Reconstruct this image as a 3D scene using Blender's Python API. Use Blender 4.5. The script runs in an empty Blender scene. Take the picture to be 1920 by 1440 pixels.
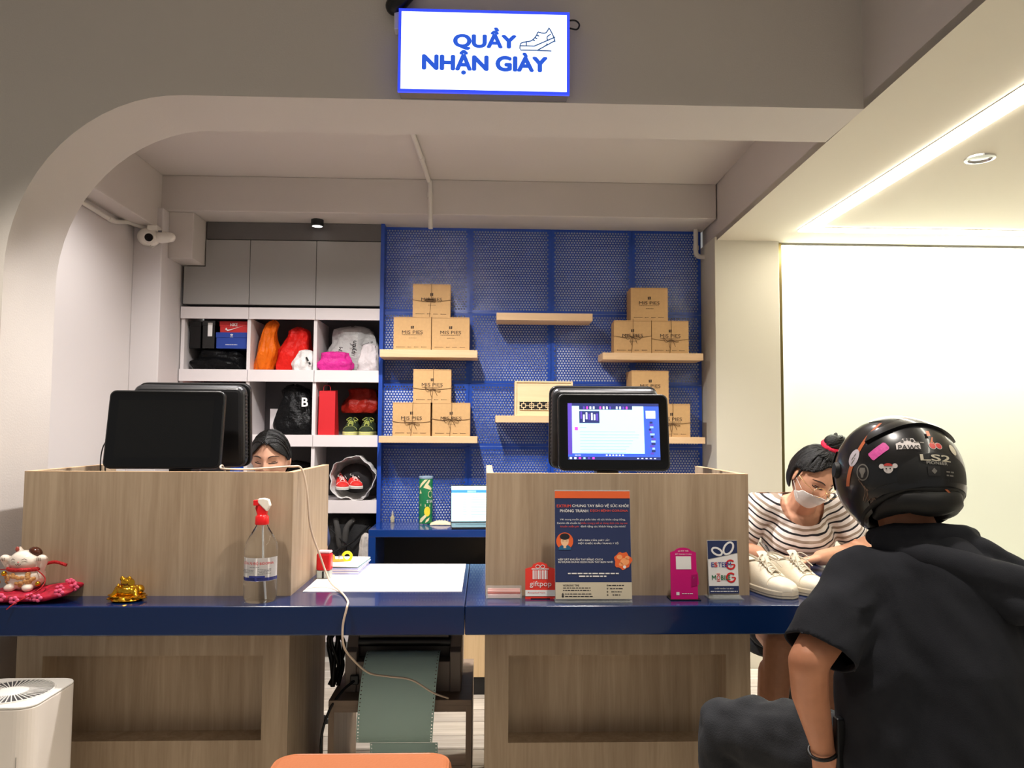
import bpy, bmesh, math, random
import numpy as np
from math import pi, sin, cos, radians, sqrt
from mathutils import Vector, Matrix, Euler, noise

scene = bpy.context.scene
COL = scene.collection

# ------------------------------------------------------------ camera, world, lights, exposure
cam_data = bpy.data.cameras.new('camera')
cam_data.sensor_fit = 'HORIZONTAL'
cam_data.sensor_width = 36.0
cam_data.lens = 1445.0 / 1920.0 * 36.0
cam_data.clip_start = 0.02
cam = bpy.data.objects.new('camera', cam_data)
COL.objects.link(cam)
def aim_camera(loc, yaw, pitch, roll):
    y, p, r = radians(yaw), radians(pitch), radians(roll)
    f = Vector((sin(y)*cos(p), cos(y)*cos(p), sin(p)))
    rt = Vector((cos(y), -sin(y), 0)); up = rt.cross(f)
    rt2 = rt*cos(r) + up*sin(r); up2 = up*cos(r) - rt*sin(r)
    m = Matrix((rt2, up2, -f)).transposed().to_4x4()
    m.translation = Vector(loc)
    cam.matrix_world = m
aim_camera((0, 0, 1.30), 1.94, 3.5, 0.35)
scene.camera = cam

world = bpy.data.worlds.new('world'); scene.world = world
world.use_nodes = True
world.node_tree.nodes['Background'].inputs[0].default_value = (1.0, 0.97, 0.935, 1)
world.node_tree.nodes['Background'].inputs[1].default_value = 0.24

scene.view_settings.view_transform = 'Standard'
scene.view_settings.look = 'None'
scene.view_settings.exposure = 0.12
scene.view_settings.gamma = 1.0
scene.view_settings.use_curve_mapping = False

def area_light(name, loc, rot, sx, sy, power, color=(1, 1, 1), shape='RECTANGLE', spread=180):
    d = bpy.data.lights.new(name, 'AREA'); d.shape = shape; d.size = sx; d.size_y = sy
    d.energy = power; d.color = color; d.spread = radians(spread)
    o = bpy.data.objects.new(name, d); COL.objects.link(o); o.location = loc
    o.rotation_euler = [radians(a) for a in rot]
    return o
def spot_light(name, loc, rot, power, angle, blend, radius=0.03, color=(1, 1, 1)):
    d = bpy.data.lights.new(name, 'SPOT'); d.energy = power; d.spot_size = radians(angle); d.spot_blend = blend
    d.shadow_soft_size = radius; d.color = color
    o = bpy.data.objects.new(name, d); COL.objects.link(o); o.location = loc
    o.rotation_euler = [radians(a) for a in rot]
    return o
WARM = (1.0, 0.92, 0.83); NEUT = (1.0, 0.965, 0.94)
# booth ceiling downlights (behind the arch soffit)
spot_light('booth_downlight_glow', (-0.35, 2.95, 2.68), (9, 0, 0), 215, 134, 0.65, 0.045, NEUT)
spot_light('booth_downlight_glow', (-1.25, 3.35, 2.68), (4, 0, 0), 62, 132, 0.6, 0.045, NEUT)
spot_light('booth_downlight_glow', (0.85, 3.05, 2.68), (0, 0, 0), 80, 112, 0.7, 0.045, NEUT)
# shop ceiling downlights on the customer side
spot_light('shop_downlight_glow', (-1.15, 1.72, 2.93), (4, 0, 0), 150, 84, 0.45, 0.05, WARM)
spot_light('shop_downlight_glow', (0.55, 1.72, 2.93), (4, 0, 0), 125, 90, 0.45, 0.05, WARM)
# cove light washing the right-hand wall, hidden in the slot above it
area_light('wall_washer_glow', (2.85, 4.40, 2.46), (0, 0, 0), 2.3, 0.05, 125, (1.0, 1.0, 0.955))

# ------------------------------------------------------------ helpers
def lin(c):
    return tuple(((x/255)/12.92 if x/255 <= 0.04045 else ((x/255+0.055)/1.055)**2.4) for x in c[:3])
MATS = {}
def mat(name, rgb=(200, 200, 200), rough=0.5, metal=0.0, spec=0.5, trans=0.0, emit=None, estr=1.0, var=0.0,
        vscale=30.0, bump=0.0, bscale=80.0, alpha=1.0, ior=1.45, coat=0.0, sheen=0.0):
    if name in MATS: return MATS[name]
    m = bpy.data.materials.new(name); m.use_nodes = True
    nt = m.node_tree; b = nt.nodes['Principled BSDF']
    c = lin(rgb)
    b.inputs['Base Color'].default_value = (*c, 1)
    b.inputs['Roughness'].default_value = rough; b.inputs['Metallic'].default_value = metal
    b.inputs['Specular IOR Level'].default_value = spec; b.inputs['IOR'].default_value = ior
    b.inputs['Transmission Weight'].default_value = trans; b.inputs['Alpha'].default_value = alpha
    b.inputs['Coat Weight'].default_value = coat; b.inputs['Sheen Weight'].default_value = sheen
    if emit:
        b.inputs['Emission Color'].default_value = (*lin(emit), 1); b.inputs['Emission Strength'].default_value = estr
    if var or bump:
        tc = nt.nodes.new('ShaderNodeTexCoord')
        if var:
            n = nt.nodes.new('ShaderNodeTexNoise'); n.inputs['Scale'].default_value = vscale; n.inputs['Detail'].default_value = 4
            nt.links.new(tc.outputs['Object'], n.inputs['Vector'])
            r = nt.nodes.new('ShaderNodeValToRGB')
            r.color_ramp.elements[0].position = 0.3; r.color_ramp.elements[1].position = 0.7
            r.color_ramp.elements[0].color = (*[x*(1-var) for x in c], 1)
            r.color_ramp.elements[1].color = (*[min(1, x*(1+var)) for x in c], 1)
            nt.links.new(n.outputs['Fac'], r.inputs[0]); nt.links.new(r.outputs[0], b.inputs['Base Color'])
        if bump:
            n2 = nt.nodes.new('ShaderNodeTexNoise'); n2.inputs['Scale'].default_value = bscale; n2.inputs['Detail'].default_value = 5
            nt.links.new(tc.outputs['Object'], n2.inputs['Vector'])
            bp = nt.nodes.new('ShaderNodeBump'); bp.inputs['Strength'].default_value = bump; bp.inputs['Distance'].default_value = 0.01
            nt.links.new(n2.outputs['Fac'], bp.inputs['Height']); nt.links.new(bp.outputs[0], b.inputs['Normal'])
    MATS[name] = m
    return m

def wood(name, a, b_, axis='z', rough=0.55, scale=1.0, streak=22.0):
    if name in MATS: return MATS[name]
    m = bpy.data.materials.new(name); m.use_nodes = True
    nt = m.node_tree; b = nt.nodes['Principled BSDF']; b.inputs['Roughness'].default_value = rough
    b.inputs['Specular IOR Level'].default_value = 0.3
    tc = nt.nodes.new('ShaderNodeTexCoord'); mp = nt.nodes.new('ShaderNodeMapping')
    s = [streak*scale]*3; s['xyz'.index(axis)] = 1.1*scale
    mp.inputs['Scale'].default_value = s
    nt.links.new(tc.outputs['Object'], mp.inputs[0])
    n = nt.nodes.new('ShaderNodeTexNoise'); n.inputs['Scale'].default_value = 1.0; n.inputs['Detail'].default_value = 7
    n.inputs['Roughness'].default_value = 0.62; n.inputs['Distortion'].default_value = 0.9
    nt.links.new(mp.outputs[0], n.inputs['Vector'])
    n3 = nt.nodes.new('ShaderNodeTexNoise'); n3.inputs['Scale'].default_value = 7.0; n3.inputs['Detail'].default_value = 4
    nt.links.new(mp.outputs[0], n3.inputs['Vector'])
    mx = nt.nodes.new('ShaderNodeMath'); mx.operation = 'MULTIPLY_ADD'; mx.inputs[1].default_value = 0.35
    nt.links.new(n3.outputs['Fac'], mx.inputs[0]); nt.links.new(n.outputs['Fac'], mx.inputs[2])
    r = nt.nodes.new('ShaderNodeValToRGB'); e = r.color_ramp.elements
    e[0].position = 0.42; e[1].position = 0.86
    e[0].color = (*lin(b_), 1); e[1].color = (*lin(a), 1)
    nt.links.new(mx.outputs[0], r.inputs[0]); nt.links.new(r.outputs[0], b.inputs['Base Color'])
    MATS[name] = m
    return m

def link(name, me, parent=None, loc=None, rot=None):
    o = bpy.data.objects.new(name, me); COL.objects.link(o)
    if parent: o.parent = parent
    if loc: o.location = loc
    if rot: o.rotation_euler = rot
    return o

class MB:
    def __init__(self): self.v = []; self.f = []; self.m = []; self.mi = 0
    def add(self, vs, fs):
        k = len(self.v); self.v += [tuple(p) for p in vs]
        for f in fs: self.f.append([i+k for i in f]); self.m.append(self.mi)
        return self
    def box(self, x0, x1, y0, y1, z0, z1):
        vs = [(x0,y0,z0),(x1,y0,z0),(x1,y1,z0),(x0,y1,z0),(x0,y0,z1),(x1,y0,z1),(x1,y1,z1),(x0,y1,z1)]
        return self.add(vs, [(0,3,2,1),(4,5,6,7),(0,1,5,4),(1,2,6,5),(2,3,7,6),(3,0,4,7)])
    def prism(self, poly, c0, c1, plane='xz'):
        n = len(poly)
        def P(a, b, c):
            return {'xz': (a, c, b), 'xy': (a, b, c), 'yz': (c, a, b)}[plane]
        vs = [P(a, b, c0) for a, b in poly] + [P(a, b, c1) for a, b in poly]
        fs = [list(range(n)), list(range(2*n-1, n-1, -1))] + [(i, i+n, (i+1) % n+n, (i+1) % n) for i in range(n)]
        return self.add(vs, fs)
    def lathe(self, prof, n=20, c=(0, 0, 0)):
        vs = []; fs = []
        for r, z in prof:
            for k in range(n): a = 2*pi*k/n; vs.append((c[0]+r*cos(a), c[1]+r*sin(a), c[2]+z))
        L = len(prof)
        for i in range(L-1):
            for k in range(n): fs.append((i*n+k, i*n+(k+1) % n, (i+1)*n+(k+1) % n, (i+1)*n+k))
        fs.append(list(range(n-1, -1, -1))); fs.append([(L-1)*n+k for k in range(n)])
        return self.add(vs, fs)
    def tube(self, pts, r, n=8, caps=True):
        pts = [Vector(p) for p in pts]; rs = r if hasattr(r, '__len__') else [r]*len(pts)
        vs = []; fs = []; prev = None
        for i, p in enumerate(pts):
            t = (pts[min(i+1, len(pts)-1)]-pts[max(i-1, 0)]).normalized()
            if prev is None:
                a = Vector((0, 0, 1)) if abs(t.z) < 0.9 else Vector((1, 0, 0))
                u = t.cross(a).normalized()
            else:
                u = (prev - t*prev.dot(t)).normalized()
            prev = u; w = t.cross(u)
            for k in range(n): a = 2*pi*k/n; vs.append(p+(u*cos(a)+w*sin(a))*rs[i])
        for i in range(len(pts)-1):
            for k in range(n): fs.append((i*n+k, i*n+(k+1) % n, (i+1)*n+(k+1) % n, (i+1)*n+k))
        if caps: fs.append(list(range(n-1, -1, -1))); fs.append([(len(pts)-1)*n+k for k in range(n)])
        return self.add(vs, fs)
    def ell(self, c, rx, ry=None, rz=None, nu=16, nv=10, rot=None, fn=None):
        ry = rx if ry is None else ry; rz = rx if rz is None else rz
        vs = [(0, 0, 1)]
        for j in range(1, nv):
            t = pi*j/nv
            for i in range(nu): a = 2*pi*i/nu; vs.append((sin(t)*cos(a), sin(t)*sin(a), cos(t)))
        vs.append((0, 0, -1)); fs = []
        for i in range(nu): fs.append((0, 1+i, 1+(i+1) % nu))
        for j in range(nv-2):
            for i in range(nu):
                a = 1+j*nu; fs.append((a+i, a+nu+i, a+nu+(i+1) % nu, a+(i+1) % nu))
        a = 1+(nv-2)*nu
        for i in range(nu): fs.append((a+i, a+nu, a+(i+1) % nu))
        out = []
        for p in vs:
            q = Vector(p)
            if fn: q = fn(q)
            q = Vector((q.x*rx, q.y*ry, q.z*rz))
            if rot: q = rot @ q
            out.append(q+Vector(c))
        return self.add(out, fs)
    def cap(self, p0, p1, r0, r1, n=14, m=4):          # tapered capsule
        p0 = Vector(p0); p1 = Vector(p1); t = (p1-p0).normalized(); pts = []; rs = []
        for i in range(m): a = pi/2*(1-i/m)*0.985; pts.append(p0-t*r0*sin(a)); rs.append(r0*cos(a))
        pts.append(p0); rs.append(r0); pts.append(p1); rs.append(r1)
        for i in range(1, m+1): a = pi/2*(i/m)*0.985; pts.append(p1+t*r1*sin(a)); rs.append(r1*cos(a))
        return self.tube(pts, rs, n)
    def chain(self, pts, rs, n=14):
        for i in range(len(pts)-1): self.cap(pts[i], pts[i+1], rs[i], rs[i+1], n)
        return self
    def grid(self, fn, nu, nv, closed_u=False):
        vs = [fn(i/(nu if closed_u else nu-1), j/(nv-1)) for j in range(nv) for i in range(nu)]; fs = []
        for j in range(nv-1):
            for i in range(nu if closed_u else nu-1):
                fs.append((j*nu+i, j*nu+(i+1) % nu, (j+1)*nu+(i+1) % nu, (j+1)*nu+i))
        return self.add(vs, fs)
    def xf(self, m, start=0):
        self.v[start:] = [tuple(m @ Vector(p)) for p in self.v[start:]]; return self
    def mesh(self, name, mats, smooth=None):
        me = bpy.data.meshes.new(name); me.from_pydata(self.v, [], self.f)
        for m in (mats if isinstance(mats, (list, tuple)) else [mats]): me.materials.append(m)
        me.polygons.foreach_set('material_index', self.m)
        bm = bmesh.new(); bm.from_mesh(me); bmesh.ops.recalc_face_normals(bm, faces=bm.faces); bm.to_mesh(me); bm.free()
        if smooth is not None:
            me.polygons.foreach_set('use_smooth', [True]*len(me.polygons)); me.set_sharp_from_angle(angle=radians(smooth))
        me.update(); return me
    def build(self, name, mats, parent=None, smooth=None, bevel=0, loc=None, rot=None, seg=2):
        o = link(name, self.mesh(name, mats, smooth), parent, loc, rot)
        if bevel:
            b = o.modifiers.new('bevel', 'BEVEL'); b.width = bevel; b.segments = seg; b.limit_method = 'ANGLE'; b.angle_limit = radians(40)
        return o

def rrect(x0, x1, z0, z1, r, n=5):
    pts = []
    for cx, cz, a0 in ((x1-r, z1-r, 0), (x0+r, z1-r, 90), (x0+r, z0+r, 180), (x1-r, z0+r, 270)):
        for k in range(n+1):
            a = radians(a0+90*k/n); pts.append((cx+r*cos(a), cz+r*sin(a)))
    return pts
def circ(cx, cz, r, n=20, rz=None, a0=0, a1=360):
    rz = r if rz is None else rz
    return [(cx+r*cos(radians(a0+(a1-a0)*k/n)), cz+rz*sin(radians(a0+(a1-a0)*k/n))) for k in range(n if a1-a0 == 360 else n+1)]
def bez(pts, n=8):                                     # catmull-rom through the points
    P = [Vector(p) for p in pts]; P = [2*P[0]-P[1]]+P+[2*P[-1]-P[-2]]; out = []
    for i in range(1, len(P)-2):
        for k in range(n):
            t = k/n; a, b, c, d = P[i-1], P[i], P[i+1], P[i+2]
            out.append(0.5*((2*b)+(c-a)*t+(2*a-5*b+4*c-d)*t*t+(3*b-a-3*c+d)*t**3))
    out.append(P[-2]); return out

def thing(name, label, cat, loc=(0, 0, 0), rotz=0, group=None):
    o = bpy.data.objects.new(name, None); COL.objects.link(o); o.location = loc; o.rotation_euler = (0, 0, rotz)
    o.empty_display_size = 0.05
    return tag(o, label, cat, group)
def tag(o, label, cat, group=None):
    o['label'] = label; o['category'] = cat
    if group: o['group'] = group
    return o
def struct(o, label=None):
    o['kind'] = 'structure'
    if label: o['label'] = label
    return o
def dup(root, loc=None, rotz=None, label=None, group=None):
    r = root.copy(); COL.objects.link(r)
    if loc: r.location = loc
    if rotz is not None: r.rotation_euler = (0, 0, rotz)
    if label: r['label'] = label
    if group: r['group'] = group
    for ch in list(root.children):
        c = ch.copy(); COL.objects.link(c); c.parent = r
        for g in list(ch.children):
            d = g.copy(); COL.objects.link(d); d.parent = c
    return r

def text_mesh(s, w=None, h=None, bold=0.0, res=3, depth=0.0004, align='c'):
    cu = bpy.data.curves.new('lettering', 'FONT'); cu.body = s; cu.size = 1.0; cu.resolution_u = res
    cu.extrude = 0.0
    ob = bpy.data.objects.new('lettering', cu)
    me = bpy.data.meshes.new_from_object(ob)
    bpy.data.objects.remove(ob); bpy.data.curves.remove(cu)
    n = len(me.vertices); co = np.empty(n*3, dtype=np.float32); me.vertices.foreach_get('co', co); co = co.reshape(-1, 3)
    lo = co.min(0); hi = co.max(0); sz = hi-lo
    sx = (w/sz[0]) if w else None; sy = (h/sz[1]) if h else None
    if sx is None: sx = sy
    if sy is None: sy = sx
    mid = (lo+hi)/2
    x0 = mid[0] if align == 'c' else lo[0]
    out = np.zeros_like(co); out[:, 0] = (co[:, 0]-x0)*sx; out[:, 2] = (co[:, 1]-mid[1])*sy
    me.vertices.foreach_set('co', out.ravel()); me.update()
    if bold:                                   # heavier strokes: the same letters repeated a hair to each side
        k = 8 if bold >= 0.04 else 4
        bm = bmesh.new()
        for q in range(k):
            a = 2*pi*q/k+pi/4; n0 = len(bm.verts); bm.from_mesh(me); bm.verts.ensure_lookup_table()
            for v in bm.verts[n0:]: v.co.x += bold*cos(a)*sx*0.8; v.co.z += bold*sin(a)*sy*0.8; v.co.y -= 0.00002*q
        bm.to_mesh(me); bm.free(); me.update()
    return me
def text(s, parent, loc, m, w=None, h=None, bold=0.0, rot=None, align='c', name='lettering', res=3):
    me = text_mesh(s, w, h, bold, res, align=align); me.materials.clear(); me.materials.append(m)
    return link(name, me, parent, loc, rot)
def greek_mesh(w, h, seed, m, name='small_print'):   # print too small to read: word-length dashes
    r = random.Random(seed); b = MB(); x = -w/2
    while x < w/2-h*0.6:
        l = min(w/2-x, h*r.uniform(1.2, 4.0)); b.add([(x, 0, -h*0.38), (x+l, 0, -h*0.38), (x+l, 0, h*0.38), (x, 0, h*0.38)], [(0, 1, 2, 3)]); x += l+h*0.6
    return b.mesh(name, m)
def greek(parent, loc, w, h, m, seed=0, rot=None):
    return link('small_print', greek_mesh(w, h, seed, m), parent, loc, rot)
def flat(name, poly, y, m, parent, t=0.0006):          # thin print laid on a face that looks towards -Y
    return MB().prism(poly, y-t, y).build(name, m, parent)

DG = None
def remesh(mb, name, mats, voxel=0.006, smooth=6, fac=0.5, parent=None, disp=None, cut=None):
    """one continuous skin grown over the capsules and ellipsoids in mb"""
    me = mb.mesh('tmp', mats[:1] if isinstance(mats, list) else mats)
    o = link('tmp', me)
    r = o.modifiers.new('r', 'REMESH'); r.mode = 'VOXEL'; r.voxel_size = voxel
    s = o.modifiers.new('s', 'SMOOTH'); s.iterations = smooth; s.factor = fac
    dg = bpy.context.evaluated_depsgraph_get(); dg.update()
    m2 = bpy.data.meshes.new_from_object(o.evaluated_get(dg)); m2.name = name
    bpy.data.objects.remove(o); bpy.data.meshes.remove(me)
    n = len(m2.vertices)
    if disp:
        co = np.empty(n*3, dtype=np.float32); m2.vertices.foreach_get('co', co); co = co.reshape(-1, 3)
        no = np.empty(n*3, dtype=np.float32); m2.vertex_normals.foreach_get('vector', no); no = no.reshape(-1, 3)
        d = np.array([disp(Vector(p)) for p in co], dtype=np.float32)
        m2.vertices.foreach_set('co', (co+no*d[:, None]).ravel().astype(np.float32))
    if cut:
        bm = bmesh.new(); bm.from_mesh(m2)
        kill = [v for v in bm.verts if cut(v.co)]
        bmesh.ops.delete(bm, geom=kill, context='VERTS')
        bv = [v for v in bm.verts if v.is_boundary]; nb_ = {v: [e.other_vert(v) for e in v.link_edges if e.is_boundary] for v in bv}
        for _ in range(14):                    # even out the cut edge into a clean hem
            new = {v: v.co*0.4+sum((w.co for w in n_), Vector())/len(n_)*0.6 for v, n_ in nb_.items() if n_}
            for v, c in new.items(): v.co = c
        bm.to_mesh(m2); bm.free()
    m2.polygons.foreach_set('use_smooth', [True]*len(m2.polygons)); m2.update()
    m2.materials.clear()
    for m in (mats if isinstance(mats, list) else [mats]): m2.materials.append(m)
    return link(name, m2, parent)
# ------------------------------------------------------------ materials used in many places
paint = mat('paint_warm_white', (198, 190, 184), 0.75, bump=0.06, bscale=160)
paint_grey = mat('paint_grey', (206, 199, 191), 0.7, bump=0.08, bscale=200)
paint_cool = mat('paint_cool_white', (205, 198, 196), 0.7)
oak = wood('oak_laminate', (179, 158, 133), (149, 127, 103), 'z')
oak_edge = wood('oak_edge', (206, 174, 138), (188, 154, 118), 'x')
shelf_wood = wood('shelf_beech', (222, 188, 148), (206, 170, 130), 'x', scale=1.4)
blue_lac = mat('blue_lacquer', (7, 34, 78), 0.16, spec=0.6, coat=0.35)
blue_metal = mat('blue_perforated_metal', (26, 70, 168), 0.32, spec=0.55)
blue_desk = mat('blue_desk_lacquer', (20, 56, 124), 0.18, spec=0.6, coat=0.3)
black = mat('black_plastic', (14, 14, 15), 0.38)
black_gloss = mat('black_glass', (7, 7, 8), 0.08, spec=0.5)
blackcloth = mat('black_fabric', (17, 17, 19), 0.9, bump=0.2, bscale=400)
white_pl = mat('white_plastic', (222, 218, 212), 0.4)
lam_grey = mat('grey_laminate', (150, 147, 144), 0.5)
lam_pale = mat('pale_grey_laminate', (222, 214, 214), 0.45)
lam_dark = mat('dark_grey_laminate', (92, 90, 92), 0.6)
chrome = mat('chrome', (210, 210, 212), 0.2, 1.0)
white_paper = mat('white_paper', (236, 232, 230), 0.8)
ink = mat('black_ink', (20, 18, 18), 0.7)
glassy = mat('clear_acrylic', (240, 240, 240), 0.05, trans=1.0, ior=1.3)
skin = mat('skin', (214, 158, 128), 0.5, spec=0.35, var=0.05, vscale=40)
hair_m = mat('black_hair', (11, 9, 9), 0.42, spec=0.35, bump=0.4, bscale=260)

# ------------------------------------------------------------ setting
AY0, AY1, AZ = 2.50, 2.80, 2.393              # arch front, arch back, arch underside
CZ = 2.71                                       # booth ceiling
floor_m = mat('pale_floor_tile', (206, 200, 186), 0.3, var=0.04, vscale=3)
fl = struct(MB().box(-4, 5, -2, 6, -0.06, 0.0).build('floor', floor_m))
plank_m = [wood('grey_plank_%d' % i, c, d, 'x', 0.45, 0.8, 30) for i, (c, d) in enumerate((((196, 186, 172), (150, 138, 124)), ((182, 172, 160), (132, 122, 110)), ((204, 196, 184), (160, 148, 134))))]
pm = []
for k in range(3):
    pm.append(MB().box(0, 1.195, 0, 0.146, 0, 0.008).mesh('plank', plank_m[k]))
random.seed(3)
for r in range(12):
    off = -1.75 - random.random()*0.6
    for c in range(3):
        x = off+c*1.2
        if x+1.2 < -1.0 or x > 0.95: continue
        o = link('plank', pm[random.randrange(3)], fl, (x, 2.62+r*0.15, 0.0))

# arch wall towards the customers
poly = [(-4.0, 0), (-1.55, 0), (-1.55, 1.80)]
for k in range(1, 17):
    a = pi - (pi/2)*k/16
    poly.append((-1.0+0.55*cos(a), 1.80+(AZ-1.80)*sin(a)))
poly += [(1.27, AZ), (1.27, 3.0), (-4.0, 3.0)]
b = MB(); n = len(poly)
b.mi = 0
vs = [(x, AY0, z) for x, z in poly]+[(x, AY1, z) for x, z in poly]
b.add(vs, [(i, i+n, (i+1) % n+n, (i+1) % n) for i in range(n)]); b.add(vs[n:], [list(range(n))])
b.mi = 1; b.add(vs[:n], [list(range(n))])
arch = struct(b.build('wall_front', [paint, paint_grey], smooth=30), 'grey arch wall with a rounded upper corner')
# ceilings
struct(MB().box(-2.1, 1.30, 2.80, 5.0, CZ, CZ+0.08).build('ceiling', paint))
struct(MB().box(-4.0, 1.24, -1.5, 2.50, 3.0, 3.06).build('ceiling', paint_grey))
struct(MB().box(-1.93, 1.30, 4.27, 5.0, 2.51, CZ).build('trim_1', paint, bevel=0.004), 'back ceiling beam')
struct(MB().box(-2.03, -1.93, 2.80, 5.0, 0, CZ).build('wall_left', paint_cool))
struct(MB().box(-1.93, -1.805, 2.80, 4.27, 2.40, CZ).build('trim_2', paint, bevel=0.004), 'ceiling beam along the left wall')
struct(MB().box(-1.93, -1.775, 4.22, 4.86, 0, 2.51).build('trim_3', paint_cool, bevel=0.004), 'left column beside the cubby shelves')
struct(MB().box(-1.775, -1.64, 4.30, 4.86, 2.25, 2.51).build('trim_4', paint, bevel=0.003), 'small bulkhead above the cubby shelves')
struct(MB().box(-0.6, 1.30, 4.590, 5.0, 0, 2.51).build('wall_back', mat('back_wall_paint', (246, 244, 241), 0.7)))
# right-hand lower ceiling with its side face
def xe(y): return 1.268+(y-2.5)*0.022
b = MB()
b.prism([(xe(-1.5), -1.5), (4.6, -1.5), (4.6, 4.33), (xe(4.33), 4.33)], AZ, AZ+0.03, 'xy')
struct(b.build('ceiling', mat('paint_cream', (214, 206, 190), 0.7)))
b = MB(); b.prism([(xe(-1.5), -1.5), (xe(-1.5)+0.05, -1.5), (xe(4.6)+0.05, 4.6), (xe(4.6), 4.6)], AZ+0.0005, 3.0, 'xy')
struct(b.build('trim_5', paint, bevel=0.0), 'side face of the lower ceiling')
struct(MB().box(1.295, 1.665, 4.29, 5.0, 0, AZ+0.02).build('wall_right', mat('paint_column', (206, 200, 184), 0.7), bevel=0.003), 'cream column beside the bright wall')
struct(MB().box(1.665, 4.6, 4.46, 4.56, 0, 2.7).build('wall_back', mat('washed_wall', (226, 230, 217), 0.55)), 'pale wall washed with light')
struct(MB().box(1.665, 4.6, 4.335, 4.345, AZ-0.012, AZ+0.05).build('trim_6', mat('steel_trim', (120, 118, 110), 0.35, 0.8)), 'ceiling edge trim')
struct(MB().box(1.668, 1.694, 4.325, 4.35, 0, AZ-0.002).build('trim_7', mat('brass_trim', (150, 134, 88), 0.28, 1.0)), 'brass corner trim on the column')
struct(MB().box(1.665, 4.6, 4.44, 4.46, 0, 0.09).build('baseboard_right', mat('skirting_grey', (170, 166, 152), 0.4)))
struct(MB().box(4.5, 4.6, -1.5, 4.6, 0, 2.7).build('wall_right', paint))

# LED strips in the lower ceiling
led = mat('led_diffuser', (255, 250, 235), 0.5, emit=(255, 249, 232), estr=24.0)
alu = mat('aluminium_profile', (200, 200, 196), 0.4, 0.6)
t = thing('led_strip_light', 'long glowing linear light running along the lower ceiling towards the camera', 'light', (1.68, 0, AZ))
MB().box(0.0, 0.075, -0.5, 4.05, -0.010, 0.004).build('diffuser', led, t)
MB().box(-0.006, 0.0, -0.5, 4.05, -0.003, 0.004).box(0.075, 0.081, -0.5, 3.99, -0.003, 0.004).build('profile', alu, t)
t = thing('led_strip_light', 'glowing linear light across the lower ceiling beside the washed wall', 'light', (1.68, 3.99, AZ))
MB().box(0.081, 2.7, 0.0, 0.06, -0.010, 0.004).build('diffuser', led, t)
MB().box(0.081, 2.7, -0.006, 0.0, -0.003, 0.004).box(0.0, 2.7, 0.06, 0.066, -0.003, 0.004).build('profile', alu, t)

def downlight(loc, label, r=0.045, lit=True):
    t = thing('ceiling_downlight', label, 'light', loc, group='recessed ceiling downlights')
    MB().lathe([(r*0.72, -0.002), (r*0.78, -0.009), (r, -0.007), (r*1.02, 0.0), (r*0.72, 0.0)], 24).build('trim_ring', chrome if not lit else white_pl, t, smooth=40)
    MB().lathe([(0.0005, -0.0055), (r*0.5, -0.005), (r*0.72, -0.0015), (r*0.7, 0.0), (0.0005, 0.0)], 24).build('lens', mat('lit_lens', (255, 250, 240), 0.4, emit=(255, 240, 220), estr=6.0) if lit else chrome, t, smooth=40)
    return t
downlight((1.95, 2.93, AZ), 'unlit chrome-rimmed downlight in the lower ceiling', 0.055, False)
downlight((-0.35, 2.95, CZ), 'round lit downlight in the booth ceiling above the white desk pad')
downlight((-1.25, 3.35, CZ), 'round lit downlight in the booth ceiling above the seated woman at the left desk')
downlight((0.85, 3.05, CZ), 'round lit downlight in the booth ceiling above the woman in the striped shirt')
downlight((-1.15, 1.72, 3.0), 'round lit downlight in the shop ceiling above the left desk front')
downlight((0.55, 1.72, 3.0), 'round lit downlight in the shop ceiling above the posters and payment stand')
# small surface spot under the back beam
t = thing('ceiling_downlight', 'small surface-mounted downlight under the back beam above the cabinets', 'light', (-0.98, 4.42, 2.51))
MB().lathe([(0.036, 0), (0.036, -0.035), (0.03, -0.038), (0.03, 0.0)], 20).build('housing', black, t, smooth=40)
MB().lathe([(0.0005, -0.040), (0.03, -0.037), (0.03, -0.02), (0.0005, -0.02)], 20).build('lens', mat('dim_lens', (255, 250, 240), 0.4, emit=(255, 250, 244), estr=2.2), t, smooth=40)

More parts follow.
